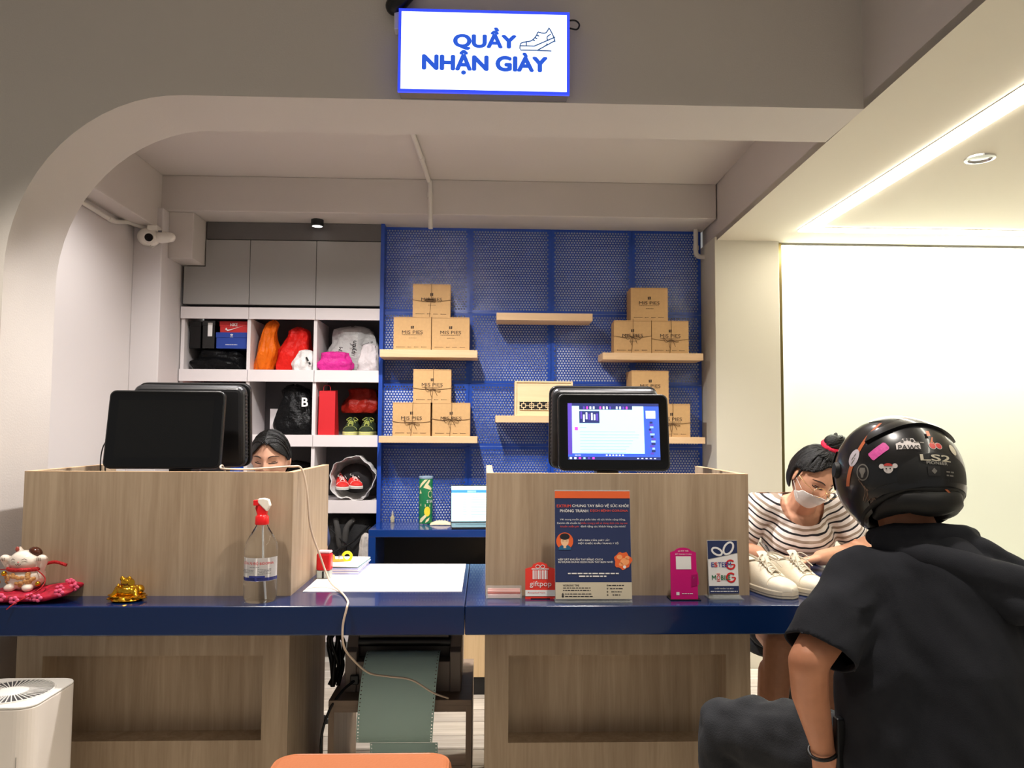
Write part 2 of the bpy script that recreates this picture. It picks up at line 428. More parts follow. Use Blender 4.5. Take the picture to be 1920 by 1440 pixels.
# ------------------------------------------------------------ perforated blue wall
mesh_wall = thing('trim_8', 'perforated blue metal wall behind the shelves', 'wall', (0, 4.55, 0))
del mesh_wall['category']; struct(mesh_wall)
MY = 4.55
def perf_panel(x0, x1, z0, z1, seed):
    p = 0.0165; h = p*0.866; r = 0.0060; mg = 0.014
    a0, a1, b0, b1 = x0+mg, x1-mg, z0+mg, z1-mg
    nc = int((a1-a0)/p - 0.5); nr = int((b1-b0)/h)
    px = (a1-a0)/(nc+0.5); ph = (b1-b0)/nr
    rng = random.Random(seed); A = [(rng.uniform(2, 7), rng.uniform(2, 7), rng.uniform(0, 6), rng.uniform(0.2, 1)) for _ in range(4)]
    def bulge(x, z):
        u = (x-x0)/(x1-x0); w = (z-z0)/(z1-z0); e = min(1, 6*min(u, 1-u, w, 1-w)); e = max(0, e)
        return -0.0035*e*sum(k*sin(f*u+g*w+ph_) for f, g, ph_, k in A)
    ix, iz = np.meshgrid(np.arange(nc), np.arange(nr)); ix = ix.ravel(); iz = iz.ravel()
    cx = a0+(ix+0.5+0.5*(iz % 2))*px; cz = b0+(iz+0.5)*ph
    ang = np.radians(np.arange(6)*60.0)
    inn = np.stack([cx[:, None]+r*np.cos(ang), cz[:, None]+r*np.sin(ang)], -1)
    ox = np.array([0.5, 0.5, -0.5, -0.5, -0.5, 0.5]); 
    # outer ring matched to the hexagon's six directions
    outp = [(0.5, 0.0), (0.25, 0.5), (-0.25, 0.5), (-0.5, 0.0), (-0.25, -0.5), (0.25, -0.5)]
    out = np.stack([cx[:, None]+px*np.array([q[0] for q in outp]), cz[:, None]+ph*np.array([q[1] for q in outp])], -1)
    cor = [(0.5, 0.5), (-0.5, 0.5), (-0.5, -0.5), (0.5, -0.5)]
    crn = np.stack([cx[:, None]+px*np.array([q[0] for q in cor]), cz[:, None]+ph*np.array([q[1] for q in cor])], -1)
    V = np.concatenate([inn, out, crn], 1).reshape(-1, 2); nb = len(cx)
    base = (np.arange(nb)*16)[:, None]
    F = []
    q = np.concatenate([base+np.array([[k, 6+k, 6+(k+1) % 6, (k+1) % 6]]) for k in range(6)], 0).tolist()
    tr = np.concatenate([base+np.array([t_]) for t_ in ((6, 12, 7), (8, 13, 9), (9, 14, 10), (11, 15, 6))], 0).tolist()
    F = q+tr
    # solid margins and the half-cell gaps at the row ends
    def rect(u0, u1, w0, w1):
        nonlocal V, F
        k = len(V); V = np.concatenate([V, np.array([(u0, w0), (u1, w0), (u1, w1), (u0, w1)])], 0); F.append([k, k+1, k+2, k+3])
    for z_ in np.linspace(z0, z1, 9)[:-1]:
        rect(x0, a0, z_, z_+(z1-z0)/8); rect(a1, x1, z_, z_+(z1-z0)/8)
    for x_ in np.linspace(a0, a1, 9)[:-1]:
        rect(x_, x_+(a1-a0)/8, z0, b0); rect(x_, x_+(a1-a0)/8, b1, z1)
    for j in range(nr):
        if j % 2: rect(a0, a0+px/2, b0+j*ph, b0+(j+1)*ph)
        else: rect(a1-px/2, a1, b0+j*ph, b0+(j+1)*ph)
    V3 = [(x, bulge(x, z), z) for x, z in V.tolist()]
    me = bpy.data.meshes.new('perforated_panel'); me.from_pydata(V3, [], F); me.materials.append(blue_metal)
    me.polygons.foreach_set('use_smooth', [True]*len(me.polygons)); me.update()
    link('perforated_panel', me, mesh_wall)
xs = [-0.62, -0.10, 0.385, 0.87, 1.288]; zs = [0.70, 1.21, 1.58, 2.0, 2.51]
for i in range(4):
    for j in range(4): perf_panel(xs[i]+0.001, xs[i+1]-0.001, zs[j]+0.001, zs[j+1]-0.001, 10*i+j)
bar = mat('blue_frame', (24, 66, 160), 0.4)
for x in xs[1:4]:
    MB().box(x-0.012, x+0.012, 0.010, 0.026, 0.70, 2.51).build('frame_bar', bar, mesh_wall)
# ------------------------------------------------------------ reception desks
CT = 0.775                                      # counter top height
def desk(label, x0, x1, rx0, rx1, rz0, rz1):
    t = thing('reception_desk', label, 'desk', ((x0+x1)/2, 2.5, 0)); c = (x0+x1)/2; w = (x1-x0)/2
    a, b_ = rx0-c, rx1-c
    T = 0.018; D = 0.56
    # base front with a sunk rectangular niche
    m = MB(); zt = 0.687
    m.box(-w, a, 0, T, 0, zt); m.box(b_, w, 0, T, 0, zt); m.box(a, b_, 0, T, 0, rz0); m.box(a, b_, 0, T, rz1, zt)
    m.build('base_front', oak, t)
    MB().box(a-0.01, b_+0.01, 0.085, 0.10, rz0-0.01, rz1+0.01).build('niche_back', oak, t)
    MB().box(a-0.01, b_+0.01, T, 0.085, rz0-0.012, rz0).build('niche_ledge', oak, t)
    MB().box(a-0.012, a, T, 0.085, rz0, rz1).box(b_, b_+0.012, T, 0.085, rz0, rz1).box(a, b_, T, 0.085, rz1, rz1+0.012).build('niche_lining', oak, t)
    for s in (-1, 1):
        x = s*w
        MB().box(min(x, x-s*0.036), max(x, x-s*0.036), T, D, 0, zt).build('base_side', oak, t)
    # privacy screen standing on the counter
    MB().box(-w, w, 0, T, CT, 1.163).build('screen_front', oak, t)
    MB().box(-w, w, 0, T, 1.163, 1.165).build('edge_banding', oak_edge, t)
    for s in (-1, 1):
        x = s*w
        o = MB().box(min(x, x-s*0.022), max(x, x-s*0.022), T, D, CT, 1.163).build('screen_side', oak, t)
        MB().box(min(x, x-s*0.022), max(x, x-s*0.022), T, D, 1.163, 1.165).build('edge_banding', oak_edge, o)
    return t
desk('wood-grain reception desk with a black blank terminal behind its screen', -1.455, -0.613, -1.375, -0.695, 0.33, 0.59)
desk('wood-grain reception desk with the lit touch screen and posters in front', 0.004, 0.857, 0.079, 0.778, 0.316, 0.588)
tag(MB().box(-1.53, -0.0585, 2.355, 3.09, 0.688, CT).build('counter_top', blue_lac, bevel=0.004, seg=3), 'glossy blue counter slab carrying the spray bottle and lucky cat', 'counter')
tag(MB().box(-0.0572, 1.36, 2.355, 3.09, 0.688, CT).build('counter_top', blue_lac, bevel=0.004, seg=3), 'glossy blue counter slab carrying the posters and white sneakers', 'counter')
struct(MB().box(1.315, 1.345, 2.42, 3.06, 0, 0.688).build('trim_9', oak, bevel=0.002), 'wood end support under the right counter slab')

# back desk
t = thing('back_desk', 'glossy blue side desk against the perforated wall with laptop', 'desk', (0, 4.14, 0))
MB().box(-0.615, 0.75, 0, 0.40, 0.735, CT).build('desk_top', blue_desk, t, bevel=0.003)
MB().box(-0.615, -0.577, 0, 0.40, 0, 0.735).build('side_panel', blue_desk, t, bevel=0.002)
MB().box(0.71, 0.75, 0, 0.40, 0, 0.735).build('side_panel', blue_desk, t, bevel=0.002)
MB().box(-0.577, 0.71, 0.36, 0.38, 0.10, 0.735).build('shade_panel', mat('void_shade', (22, 24, 30), 0.35), t)  # added dark sheet, its colour stands in for the shade under the open desk
t = thing('pedestal_cabinet', 'pale wood cabinet on a black plinth behind the printer stand', 'cabinet', (-0.14, 3.86, 0))
MB().box(0, 0.5, 0, 0.26, 0.095, 0.52).build('body', wood('pale_oak', (214, 184, 142), (196, 164, 122), 'z'), t, bevel=0.002)
MB().box(0.005, 0.495, 0.012, 0.25, 0.0, 0.095).build('plinth', black, t)

# ------------------------------------------------------------ floating shelves and kraft boxes
SH = [(-0.600, -0.050, 1.713, 1.756, 'beech shelf on the blue wall carrying three kraft boxes, nearest the white bags'),
      (0.057, 0.605, 1.930, 1.972, 'empty beech shelf high in the middle of the blue wall'),
      (0.663, 1.240, 1.710, 1.750, 'beech shelf with three kraft boxes beside the white drain pipe and column'),
      (-0.598, -0.046, 1.231, 1.269, 'beech shelf with three string-tied boxes above the green snack can'),
      (0.055, 0.600, 1.349, 1.387, 'beech shelf with the fretwork wooden box behind the lit terminal'),
      (0.680, 1.247, 1.235, 1.272, 'beech shelf partly hidden behind the lit terminal, right end visible')]
for x0, x1, z0, z1, lab in SH:
    tag(MB().box(x0, x1, 4.345, 4.535, z0, z1).build('wall_shelf', shelf_wood, bevel=0.0015), lab, 'shelf', 'floating beech shelves')
kraft = mat('kraft_card', (198, 158, 108), 0.8, var=0.04, vscale=60)
kraft_edge = mat('kraft_card_edge', (150, 112, 74), 0.85)
twine = mat('jute_twine', (104, 78, 52), 0.95)
brown_ink = mat('brown_ink', (58, 42, 32), 0.8)
BW, BD, BH = 0.213, 0.155, 0.189
box_body = MB().box(-BW/2, BW/2, 0, BD, 0, BH).mesh('body', kraft)
lid_seam = MB().box(-BW/2-0.0008, BW/2+0.0008, -0.0008, 0.004, BH-0.006, BH-0.0045).mesh('lid_seam', kraft_edge)
t_brand = text_mesh('MIS PIES', 0.118, 0.019, 0.008); t_sub = greek_mesh(0.115, 0.003, 1, brown_ink)
t_small = greek_mesh(0.045, 0.0024, 2, brown_ink)
t_foot = MB()
for x_, w_ in ((-0.062, 0.045), (-0.012, 0.016), (0.026, 0.020), (0.070, 0.026)): t_foot.add([(x_-w_/2, 0, -0.001), (x_+w_/2, 0, -0.001), (x_+w_/2, 0, 0.001), (x_-w_/2, 0, 0.001)], [(0, 1, 2, 3)]).add([(x_-w_/2-0.005, 0, -0.002), (x_-w_/2-0.001, 0, -0.002), (x_-w_/2-0.001, 0, 0.002), (x_-w_/2-0.005, 0, 0.002)], [(0, 1, 2, 3)])
t_foot = t_foot.mesh('small_print', brown_ink)
for m_ in (t_brand,): m_.materials.clear(); m_.materials.append(brown_ink)
logo = MB(); logo.prism([(-0.008, 0.0), (-0.001, 0.002), (-0.003, 0.018), (-0.009, 0.016)], -0.0006, 0).prism([(0.001, 0.0), (0.008, 0.002), (0.009, 0.017), (0.000, 0.018)], -0.0006, 0)
logo_me = logo.mesh('logo', brown_ink)
def twine_mesh(kind):
    m = MB(); r = 0.0013; zc = BH*(0.50 if kind < 2 else 0.42); xc = 0.004*kind-0.005
    m.tube(bez([(-BW/2-0.001, 0.02, zc+0.006), (-BW/2-0.001, -0.002, zc+0.004), (-BW/4, -0.0025, zc-0.004), (xc, -0.003, zc), (BW/4, -0.0025, zc-0.003), (BW/2+0.001, -0.002, zc+0.004), (BW/2+0.001, 0.02, zc+0.006)], 4), r, 5)
    m.tube(bez([(xc+0.004, 0.03, BH+0.001), (xc+0.004, -0.002, BH+0.001), (xc+0.002, -0.0025, zc), (xc-0.006, -0.002, 0.004), (xc-0.006, 0.01, 0.0005)], 4), r, 5)
    if kind:                                   # bow loops and tails
        s = 1 if kind == 1 else -1
        for q in (1, -1):
            m.tube(bez([(xc, -0.004, zc), (xc+q*0.022, -0.006, zc+s*0.008), (xc+q*0.044, -0.006, zc-0.012*q), (xc+q*0.030, -0.006, zc-0.016), (xc, -0.005, zc)], 5), r, 5)
        m.tube(bez([(xc, -0.004, zc), (xc-0.012, -0.005, zc-0.022), (xc-0.006, -0.004, zc-0.048)], 4), r, 5)
        m.tube(bez([(xc, -0.004, zc), (xc+0.016, -0.005, zc-0.018), (xc+0.026, -0.004, zc-0.040)], 4), r, 5)
    else:
        rr = random.Random(5)
        for q in range(8):
            a = [(xc+rr.uniform(-0.035, 0.030), -0.003-0.0008*q, zc+rr.uniform(-0.008, 0.010)) for _ in range(4)]
            m.tube(bez(a, 4), r, 5)
    return m.mesh('twine', twine, 60)
TW = [twine_mesh(0), twine_mesh(1), twine_mesh(2)]
def kbox(x, y, z, rz, tw, label):
    t = thing('kraft_box', label, 'box', (x, y, z), rz, 'kraft boxes on the wall shelves')
    link('body', box_body, t); link('lid_seam', lid_seam, t)
    link('logo', logo_me, t, (0, -0.0002, BH*0.635)); link('lettering', t_brand, t, (0, -0.0008, BH*0.535))
    link('small_print', t_sub, t, (0, -0.0008, BH*0.455)); link('small_print', t_small, t, (0.002, -0.0008, BH*0.36)); link('small_print', t_foot, t, (0, -0.0008, BH*0.09))
    if tw is not None: link('twine', TW[tw], t)
    return t
YB = 4.365
kbox(-0.420, YB, 1.756, -0.05, None, 'plain kraft box without twine, left one of the bottom pair by the white cubbies')
kbox(-0.203, YB, 1.756, 0.0, None, 'plain kraft box without twine, right one of the bottom pair above the bow-tied boxes')
kbox(-0.313, YB, 1.756+BH, 0.02, 0, 'kraft box with tangled twine over its name, topmost on the shelf by the cubbies')
kbox(-0.418, YB, 1.269, -0.05, 2, 'kraft box tied with twine tails, bottom left above the green snack can')
kbox(-0.195, YB, 1.269, 0.0, 1, 'kraft box with a big twine bow, bottom right above the laptop')
kbox(-0.304, YB, 1.269+BH, 0.02, 2, 'kraft box with twine bow on top of the pair above the snack can')
kbox(0.838, YB, 1.750, -0.06, 1, 'shaded kraft box with twine, left of the pair on the shelf beside the column')
kbox(1.055, YB, 1.750, 0.0, 2, 'shaded kraft box with twine, right of the pair and nearest the drain pipe')
kbox(0.935, YB, 1.750+BH, -0.03, None, 'shaded kraft box without twine, topmost on the shelf beside the column')
kbox(1.060, YB, 1.272, 0.0, 2, 'twine-tied kraft box showing beside the right edge of the lit terminal')
kbox(0.840, YB, 1.272, 0.0, None, 'kraft box mostly hidden behind the lit terminal')
kbox(0.938, YB, 1.272+BH, 0.02, None, 'kraft box peeking out above the lit terminal')
# wooden box with a fretwork strip
t = thing('wooden_box', 'pale wooden box with a pierced fretwork strip behind the lit terminal', 'box', (0.33, 4.37, 1.387))
pale = wood('pale_maple', (240, 214, 172), (226, 196, 152), 'x')
MB().box(-0.165, 0.165, 0.008, 0.14, 0, 0.198).build('body', pale, t)
m = MB(); m.box(-0.165, 0.165, 0, 0.008, 0.19, 0.198).box(-0.165, -0.155, 0, 0.008, 0, 0.19).box(0.155, 0.165, 0, 0.008, 0, 0.19).box(-0.155, 0.155, 0, 0.008, 0, 0.008)
m.build('rim', pale, t, bevel=0.001)
MB().box(-0.138, 0.138, 0.0065, 0.008, 0.034, 0.083).build('dark_slot', ink, t)
m = MB()
for k in range(6):
    x = -0.115+k*0.046
    m.box(x-0.022, x+0.022, 0.002, 0.0065, 0.033, 0.037).box(x-0.022, x+0.022, 0.002, 0.0065, 0.080, 0.084)
    m.box(x-0.0025, x+0.0025, 0.002, 0.0065, 0.037, 0.047).box(x-0.0025, x+0.0025, 0.002, 0.0065, 0.070, 0.080)
    m.box(x-0.013, x+0.013, 0.002, 0.0065, 0.046, 0.050).box(x-0.013, x+0.013, 0.002, 0.0065, 0.067, 0.071)
    m.box(x-0.013, x-0.009, 0.002, 0.0065, 0.050, 0.067).box(x+0.009, x+0.013, 0.002, 0.0065, 0.050, 0.067)
    m.box(x-0.023, x-0.013, 0.002, 0.0065, 0.0565, 0.0605).box(x+0.013, x+0.023, 0.002, 0.0065, 0.0565, 0.0605)
    if k % 2: m.box(x-0.009, x+0.009, 0.002, 0.0065, 0.0565, 0.0605).box(x-0.002, x+0.002, 0.002, 0.0065, 0.05, 0.067)
m.build('fretwork', pale, t)

# ------------------------------------------------------------ cubby shelving and cabinets above
cx = [-1.757, -1.378, -0.995, -0.612]; CY = 4.50
t = thing('cubby_shelf', 'tall pale grey cubby shelving stuffed with shoes and bags', 'shelf', (0, CY, 0))
for i, x in enumerate(cx):
    MB().box(x-0.010, x+0.010, 0, 0.34, 0.10, 1.945).build('divider', lam_pale, t)
MB().box(cx[0], cx[-1], 0.33, 0.345, 0.10, 2.0).build('back_panel', mat('cubby_back', (96, 94, 96), 0.6), t)
FZ = [(1.940, 2.008), (1.577, 1.646), (1.204, 1.271), (0.824, 0.897), (0.45, 0.52), (0.10, 0.17)]
for z0, z1 in FZ:
    MB().box(cx[0]+0.01, cx[-1]-0.01, 0.004, 0.33, z1-0.022, z1).build('shelf_board', lam_pale, t)
    for i in range(3):
        a = cx[i]-(0.012 if i == 0 else 0); b_ = cx[i+1]+(0.012 if i == 2 else 0)
        MB().box(a+0.0012, b_-0.0012, -0.014, 0.0, z0, z1).build('fascia', lam_pale, t, bevel=0.001)
def wall_cab(i, label, poly=None):
    t = thing('wall_cabinet', label, 'cabinet', (cx[i], CY, 2.012), group='grey upper cabinets'); w = cx[i+1]-cx[i]
    p = poly or [(0.0015, 0.012), (w-0.0015, 0.012), (w-0.0015, 0.39), (0.0015, 0.39)]
    MB().prism(p, -0.016, 0.0).build('door', lam_grey, t, bevel=0.001)
    q = [(max(0.004, min(w-0.004, a)), max(0.004, min(0.385, b_))) for a, b_ in p]
    MB().prism(q, 0.001, 0.33).build('carcass', lam_dark, t)
wall_cab(0, 'grey upper cabinet door with a notch cut around the bulkhead',
         [(0.0015, 0.012), (0.3775, 0.012), (0.3775, 0.39), (0.124, 0.39), (0.124, 0.232), (0.0015, 0.232)])
wall_cab(1, 'plain grey upper cabinet door above the orange and red bags')
wall_cab(2, 'plain grey upper cabinet door beside the perforated blue wall')
struct(MB().box(-1.632, -0.622, CY-0.012, CY+0.3, 2.407, 2.508).build('trim_10', mat('filler_grey', (92, 88, 86), 0.6)), 'dark filler panel above the grey cabinets')
struct(MB().box(-0.622, -0.60, CY-0.02, CY+0.34, 0.0, 2.51).build('trim_11', bar), 'blue edge post between cubbies and perforated wall')

# ------------------------------------------------------------ bags and shoes in the cubbies
def plastic(name, rgb, trans=0.0, rough=0.22):
    return mat(name, rgb, rough, trans=trans, spec=0.5, bump=0.9, bscale=38, ior=1.2)
def bag(name, label, cat, loc, w, d, h, m, seed, tilt=0.0, neck=0.35, crumple=0.12, parent=None):
    """slumped carrier bag: wide rounded bottom, folds running up to a gathered top"""
    rng = random.Random(seed); ph = [rng.uniform(0, 6.28) for _ in range(6)]
    def fn(u, v):
        a = 2*pi*u
        if v < 0.06: rr = 0.55+0.40*(v/0.06); z = 0.0
        else:
            q = (v-0.06)/0.94; z = q*h
            rr = (1-q)**0.5*(1-neck)+neck if q < 0.93 else (neck+0.18)*(1-(q-0.93)/0.07*0.9)
            rr *= 0.92+0.16*sin(pi*min(1, q*1.6))
        f = 1+crumple*(0.6*sin(5*a+ph[0]+3*v)+0.5*sin(9*a+ph[1]-5*v)+0.3*sin(15*a+ph[2]+9*v))*min(1, v*3)
        n_ = noise.noise(Vector((cos(a)*1.7+seed, sin(a)*1.7, v*3.1)))*0.22
        sq = 1/max(abs(cos(a)), abs(sin(a)))**0.45
        x = cos(a)*w/2*rr*f*(1+n_)*sq; y = sin(a)*d/2*rr*f*(1+n_)*sq
        x += tilt*z + 0.1*h*noise.noise(Vector((seed*1.3, v*2, 0)))*v
        return (max(-w*0.56, min(w*0.56, x)) if not tilt else x, max(-d*0.52, min(d*0.52, y)), max(0, z+h*0.05*noise.noise(Vector((cos(a)*2, sin(a)*2, seed)))*v))
    o = MB().grid(fn, 44, 26, True)
    o.add([o.v[i] for i in range(44)], [list(range(43, -1, -1))])
    ob = o.build(name, m, parent, smooth=50)
    if parent is None: ob.location = loc; tag(ob, label, cat)
    else: ob.location = loc
    return ob
black_bag = plastic('black_bag', (16, 16, 17)); red_m = plastic('red_bag', (212, 36, 30)); 
# cell row 1, column 1
z1 = 1.646
bag('plastic_bag', 'matt black bag lying flat under the red and blue shoe boxes', 'bag', (-1.565, CY+0.15, z1), 0.32, 0.26, 0.125, black_bag, 4, neck=0.75, crumple=0.05)
def shoebox(label, x0, x1, y0, z0, z1_, m, lid=None):
    t = thing('shoe_box', label, 'box', ((x0+x1)/2, y0, z0)); w = (x1-x0)/2; h = z1_-z0
    MB().box(-w+0.003, w-0.003, 0.003, 0.25, 0, h-0.028).build('body', m, t)
    MB().box(-w, w, 0, 0.253, h-0.03, h).build('lid', lid or m, t, bevel=0.001)
    return t
nikered = mat('red_card', (196, 40, 40), 0.55); addblue = mat('blue_card', (30, 62, 150), 0.55)
t = shoebox('dark blue shoe box with a white trefoil mark, under the red one', -1.578, -1.396, CY+0.03, 1.772, 1.866, addblue)
for a in (-40, 0, 40):
    q = Matrix.Rotation(radians(a), 3, 'Y')
    m = MB(); m.prism([(0, 0), (0.0035, 0.006), (0, 0.013), (-0.0035, 0.006)], -0.0008, 0); m.xf(q.to_4x4()); m.build('logo', white_paper, t, loc=(0, 0, 0.074))
text('adidas', t, (0, -0.001, 0.068), white_paper, w=0.018, bold=0.01)
greek(t, (0, 0.002, 0.022), 0.07, 0.004, white_paper, 3)
t = shoebox('red shoe box with a white swoosh on the blue box', -1.560, -1.394, CY+0.035, 1.866, 1.932, nikered)
text('NIKE', t, (0.0, -0.001, 0.046), white_paper, w=0.042, h=0.017, bold=0.02)
MB().prism([(-0.05, 0.018), (-0.035, 0.008), (0.055, 0.040), (-0.02, 0.018), (-0.036, 0.016), (-0.044, 0.028)], -0.001, 0.0).build('logo', white_paper, t)
t = shoebox('black wrapped shoe box standing on end with a white sticker', -1.66, -1.585, CY+0.035, 1.772, 1.935, black_gloss)
MB().box(-0.004, 0.022, -0.0015, 0, 0.07, 0.15).build('sticker', white_paper, t)
t = shoebox('black wrapped shoe box standing on end against the cubby side', -1.735, -1.665, CY+0.035, 1.772, 1.93, black_gloss)
# row 1, column 2
orange_m = plastic('orange_bag', (236, 112, 26), 0.15); 
bag('plastic_bag', 'orange carrier bag leaning in the upper middle cubby', 'bag', (-1.315, CY+0.10, z1), 0.11, 0.14, 0.30, orange_m, 11, tilt=0.16, neck=0.55)
bag('plastic_bag', 'shiny red carrier bag behind the white one in the upper middle cubby', 'bag', (-1.16, CY+0.16, z1), 0.20, 0.2, 0.27, red_m, 12, tilt=0.12, neck=0.5)
white_bag = plastic('white_bag', (226, 222, 220), 0.0, 0.3)
o = bag('plastic_bag', 'small white printed carrier bag in front of the red bag', 'bag', (-1.075, CY+0.075, z1), 0.13, 0.13, 0.125, white_bag, 13, tilt=0.1, neck=0.6)
greek(o, (0.04, -0.068, 0.055), 0.05, 0.014, ink, 4, (0, radians(60), 0))
# row 1, column 3
clear_bag = plastic('clear_bag', (205, 203, 200), 0.25, 0.25)
o = bag('plastic_bag', 'translucent grey printed carrier bag filling the top of the right cubby', 'bag', (-0.805, CY+0.19, z1), 0.34, 0.22, 0.28, clear_bag, 21, neck=0.62, crumple=0.08)
text('EM', o, (-0.055, -0.130, 0.125), ink, w=0.035, bold=0.02, rot=(0, radians(-80), 0))
text('uyến', o, (0.02, -0.130, 0.145), ink, w=0.075, bold=0.02, rot=(0, radians(-82), 0))
greek(o, (0.10, -0.118, 0.165), 0.07, 0.014, mat('grey_ink', (110, 108, 106), 0.8), 6, (0, radians(-20), 0))
bag('plastic_bag', 'bright pink bag below the translucent printed one', 'bag', (-0.885, CY+0.055, z1), 0.19, 0.10, 0.115, plastic('pink_bag', (206, 50, 140)), 22, neck=0.8, crumple=0.06)
bag('plastic_bag', 'pale crumpled plastic bag bundled beside the pink one', 'bag', (-0.695, CY+0.06, z1), 0.135, 0.11, 0.165, plastic('pale_bag', (214, 205, 206), 0.1), 23, tilt=0.05, neck=0.45)
# row 2
z2 = 1.271
bag('plastic_bag', 'red bag mostly hidden behind the blank terminal', 'bag', (-1.57, CY+0.15, z2), 0.30, 0.22, 0.29, red_m, 31, neck=0.7)
o = bag('plastic_bag', 'big glossy black bag printed with a white letter B', 'bag', (-1.125, CY+0.14, z2), 0.225, 0.24, 0.295, black_bag, 32, neck=0.62, crumple=0.07)
text('B', o, (0.075, -0.128, 0.19), white_paper, w=0.034, h=0.05, bold=0.03)
MB().box(-1.30, -1.255, CY+0.20, CY+0.31, z2, z2+0.155).build('card_insert', lam_pale); 
tag(bpy.data.objects['card_insert'], 'pale grey card leaning behind the glossy black bag', 'card')
t = thing('paper_bag', 'flat red paper gift bag standing upright in a cubby', 'bag', (-0.925, CY+0.02, z2))
redp = mat('red_paper', (200, 24, 34), 0.6)
MB().add([(-0.048, 0, 0), (0.048, 0, 0), (0.05, 0.12, 0), (-0.04, 0.12, 0), (-0.045, 0, 0.255), (0.048, 0, 0.255), (0.046, 0.08, 0.265), (-0.04, 0.08, 0.265)], [(0,3,2,1),(4,5,6,7),(0,1,5,4),(1,2,6,5),(2,3,7,6),(3,0,4,7)]).build('body', redp, t, bevel=0.001)
MB().tube(bez([(-0.02, 0.0, 0.25), (-0.018, 0.004, 0.285), (0.015, 0.004, 0.285), (0.02, 0.0, 0.25)], 4), 0.0015, 5).build('handle', redp, t)
bag('plastic_bag', 'crumpled dark red bag above the yellow-green shoes', 'bag', (-0.745, CY+0.20, z2+0.13), 0.22, 0.18, 0.155, plastic('dark_red_bag', (150, 36, 26), 0.1), 33, neck=0.75)
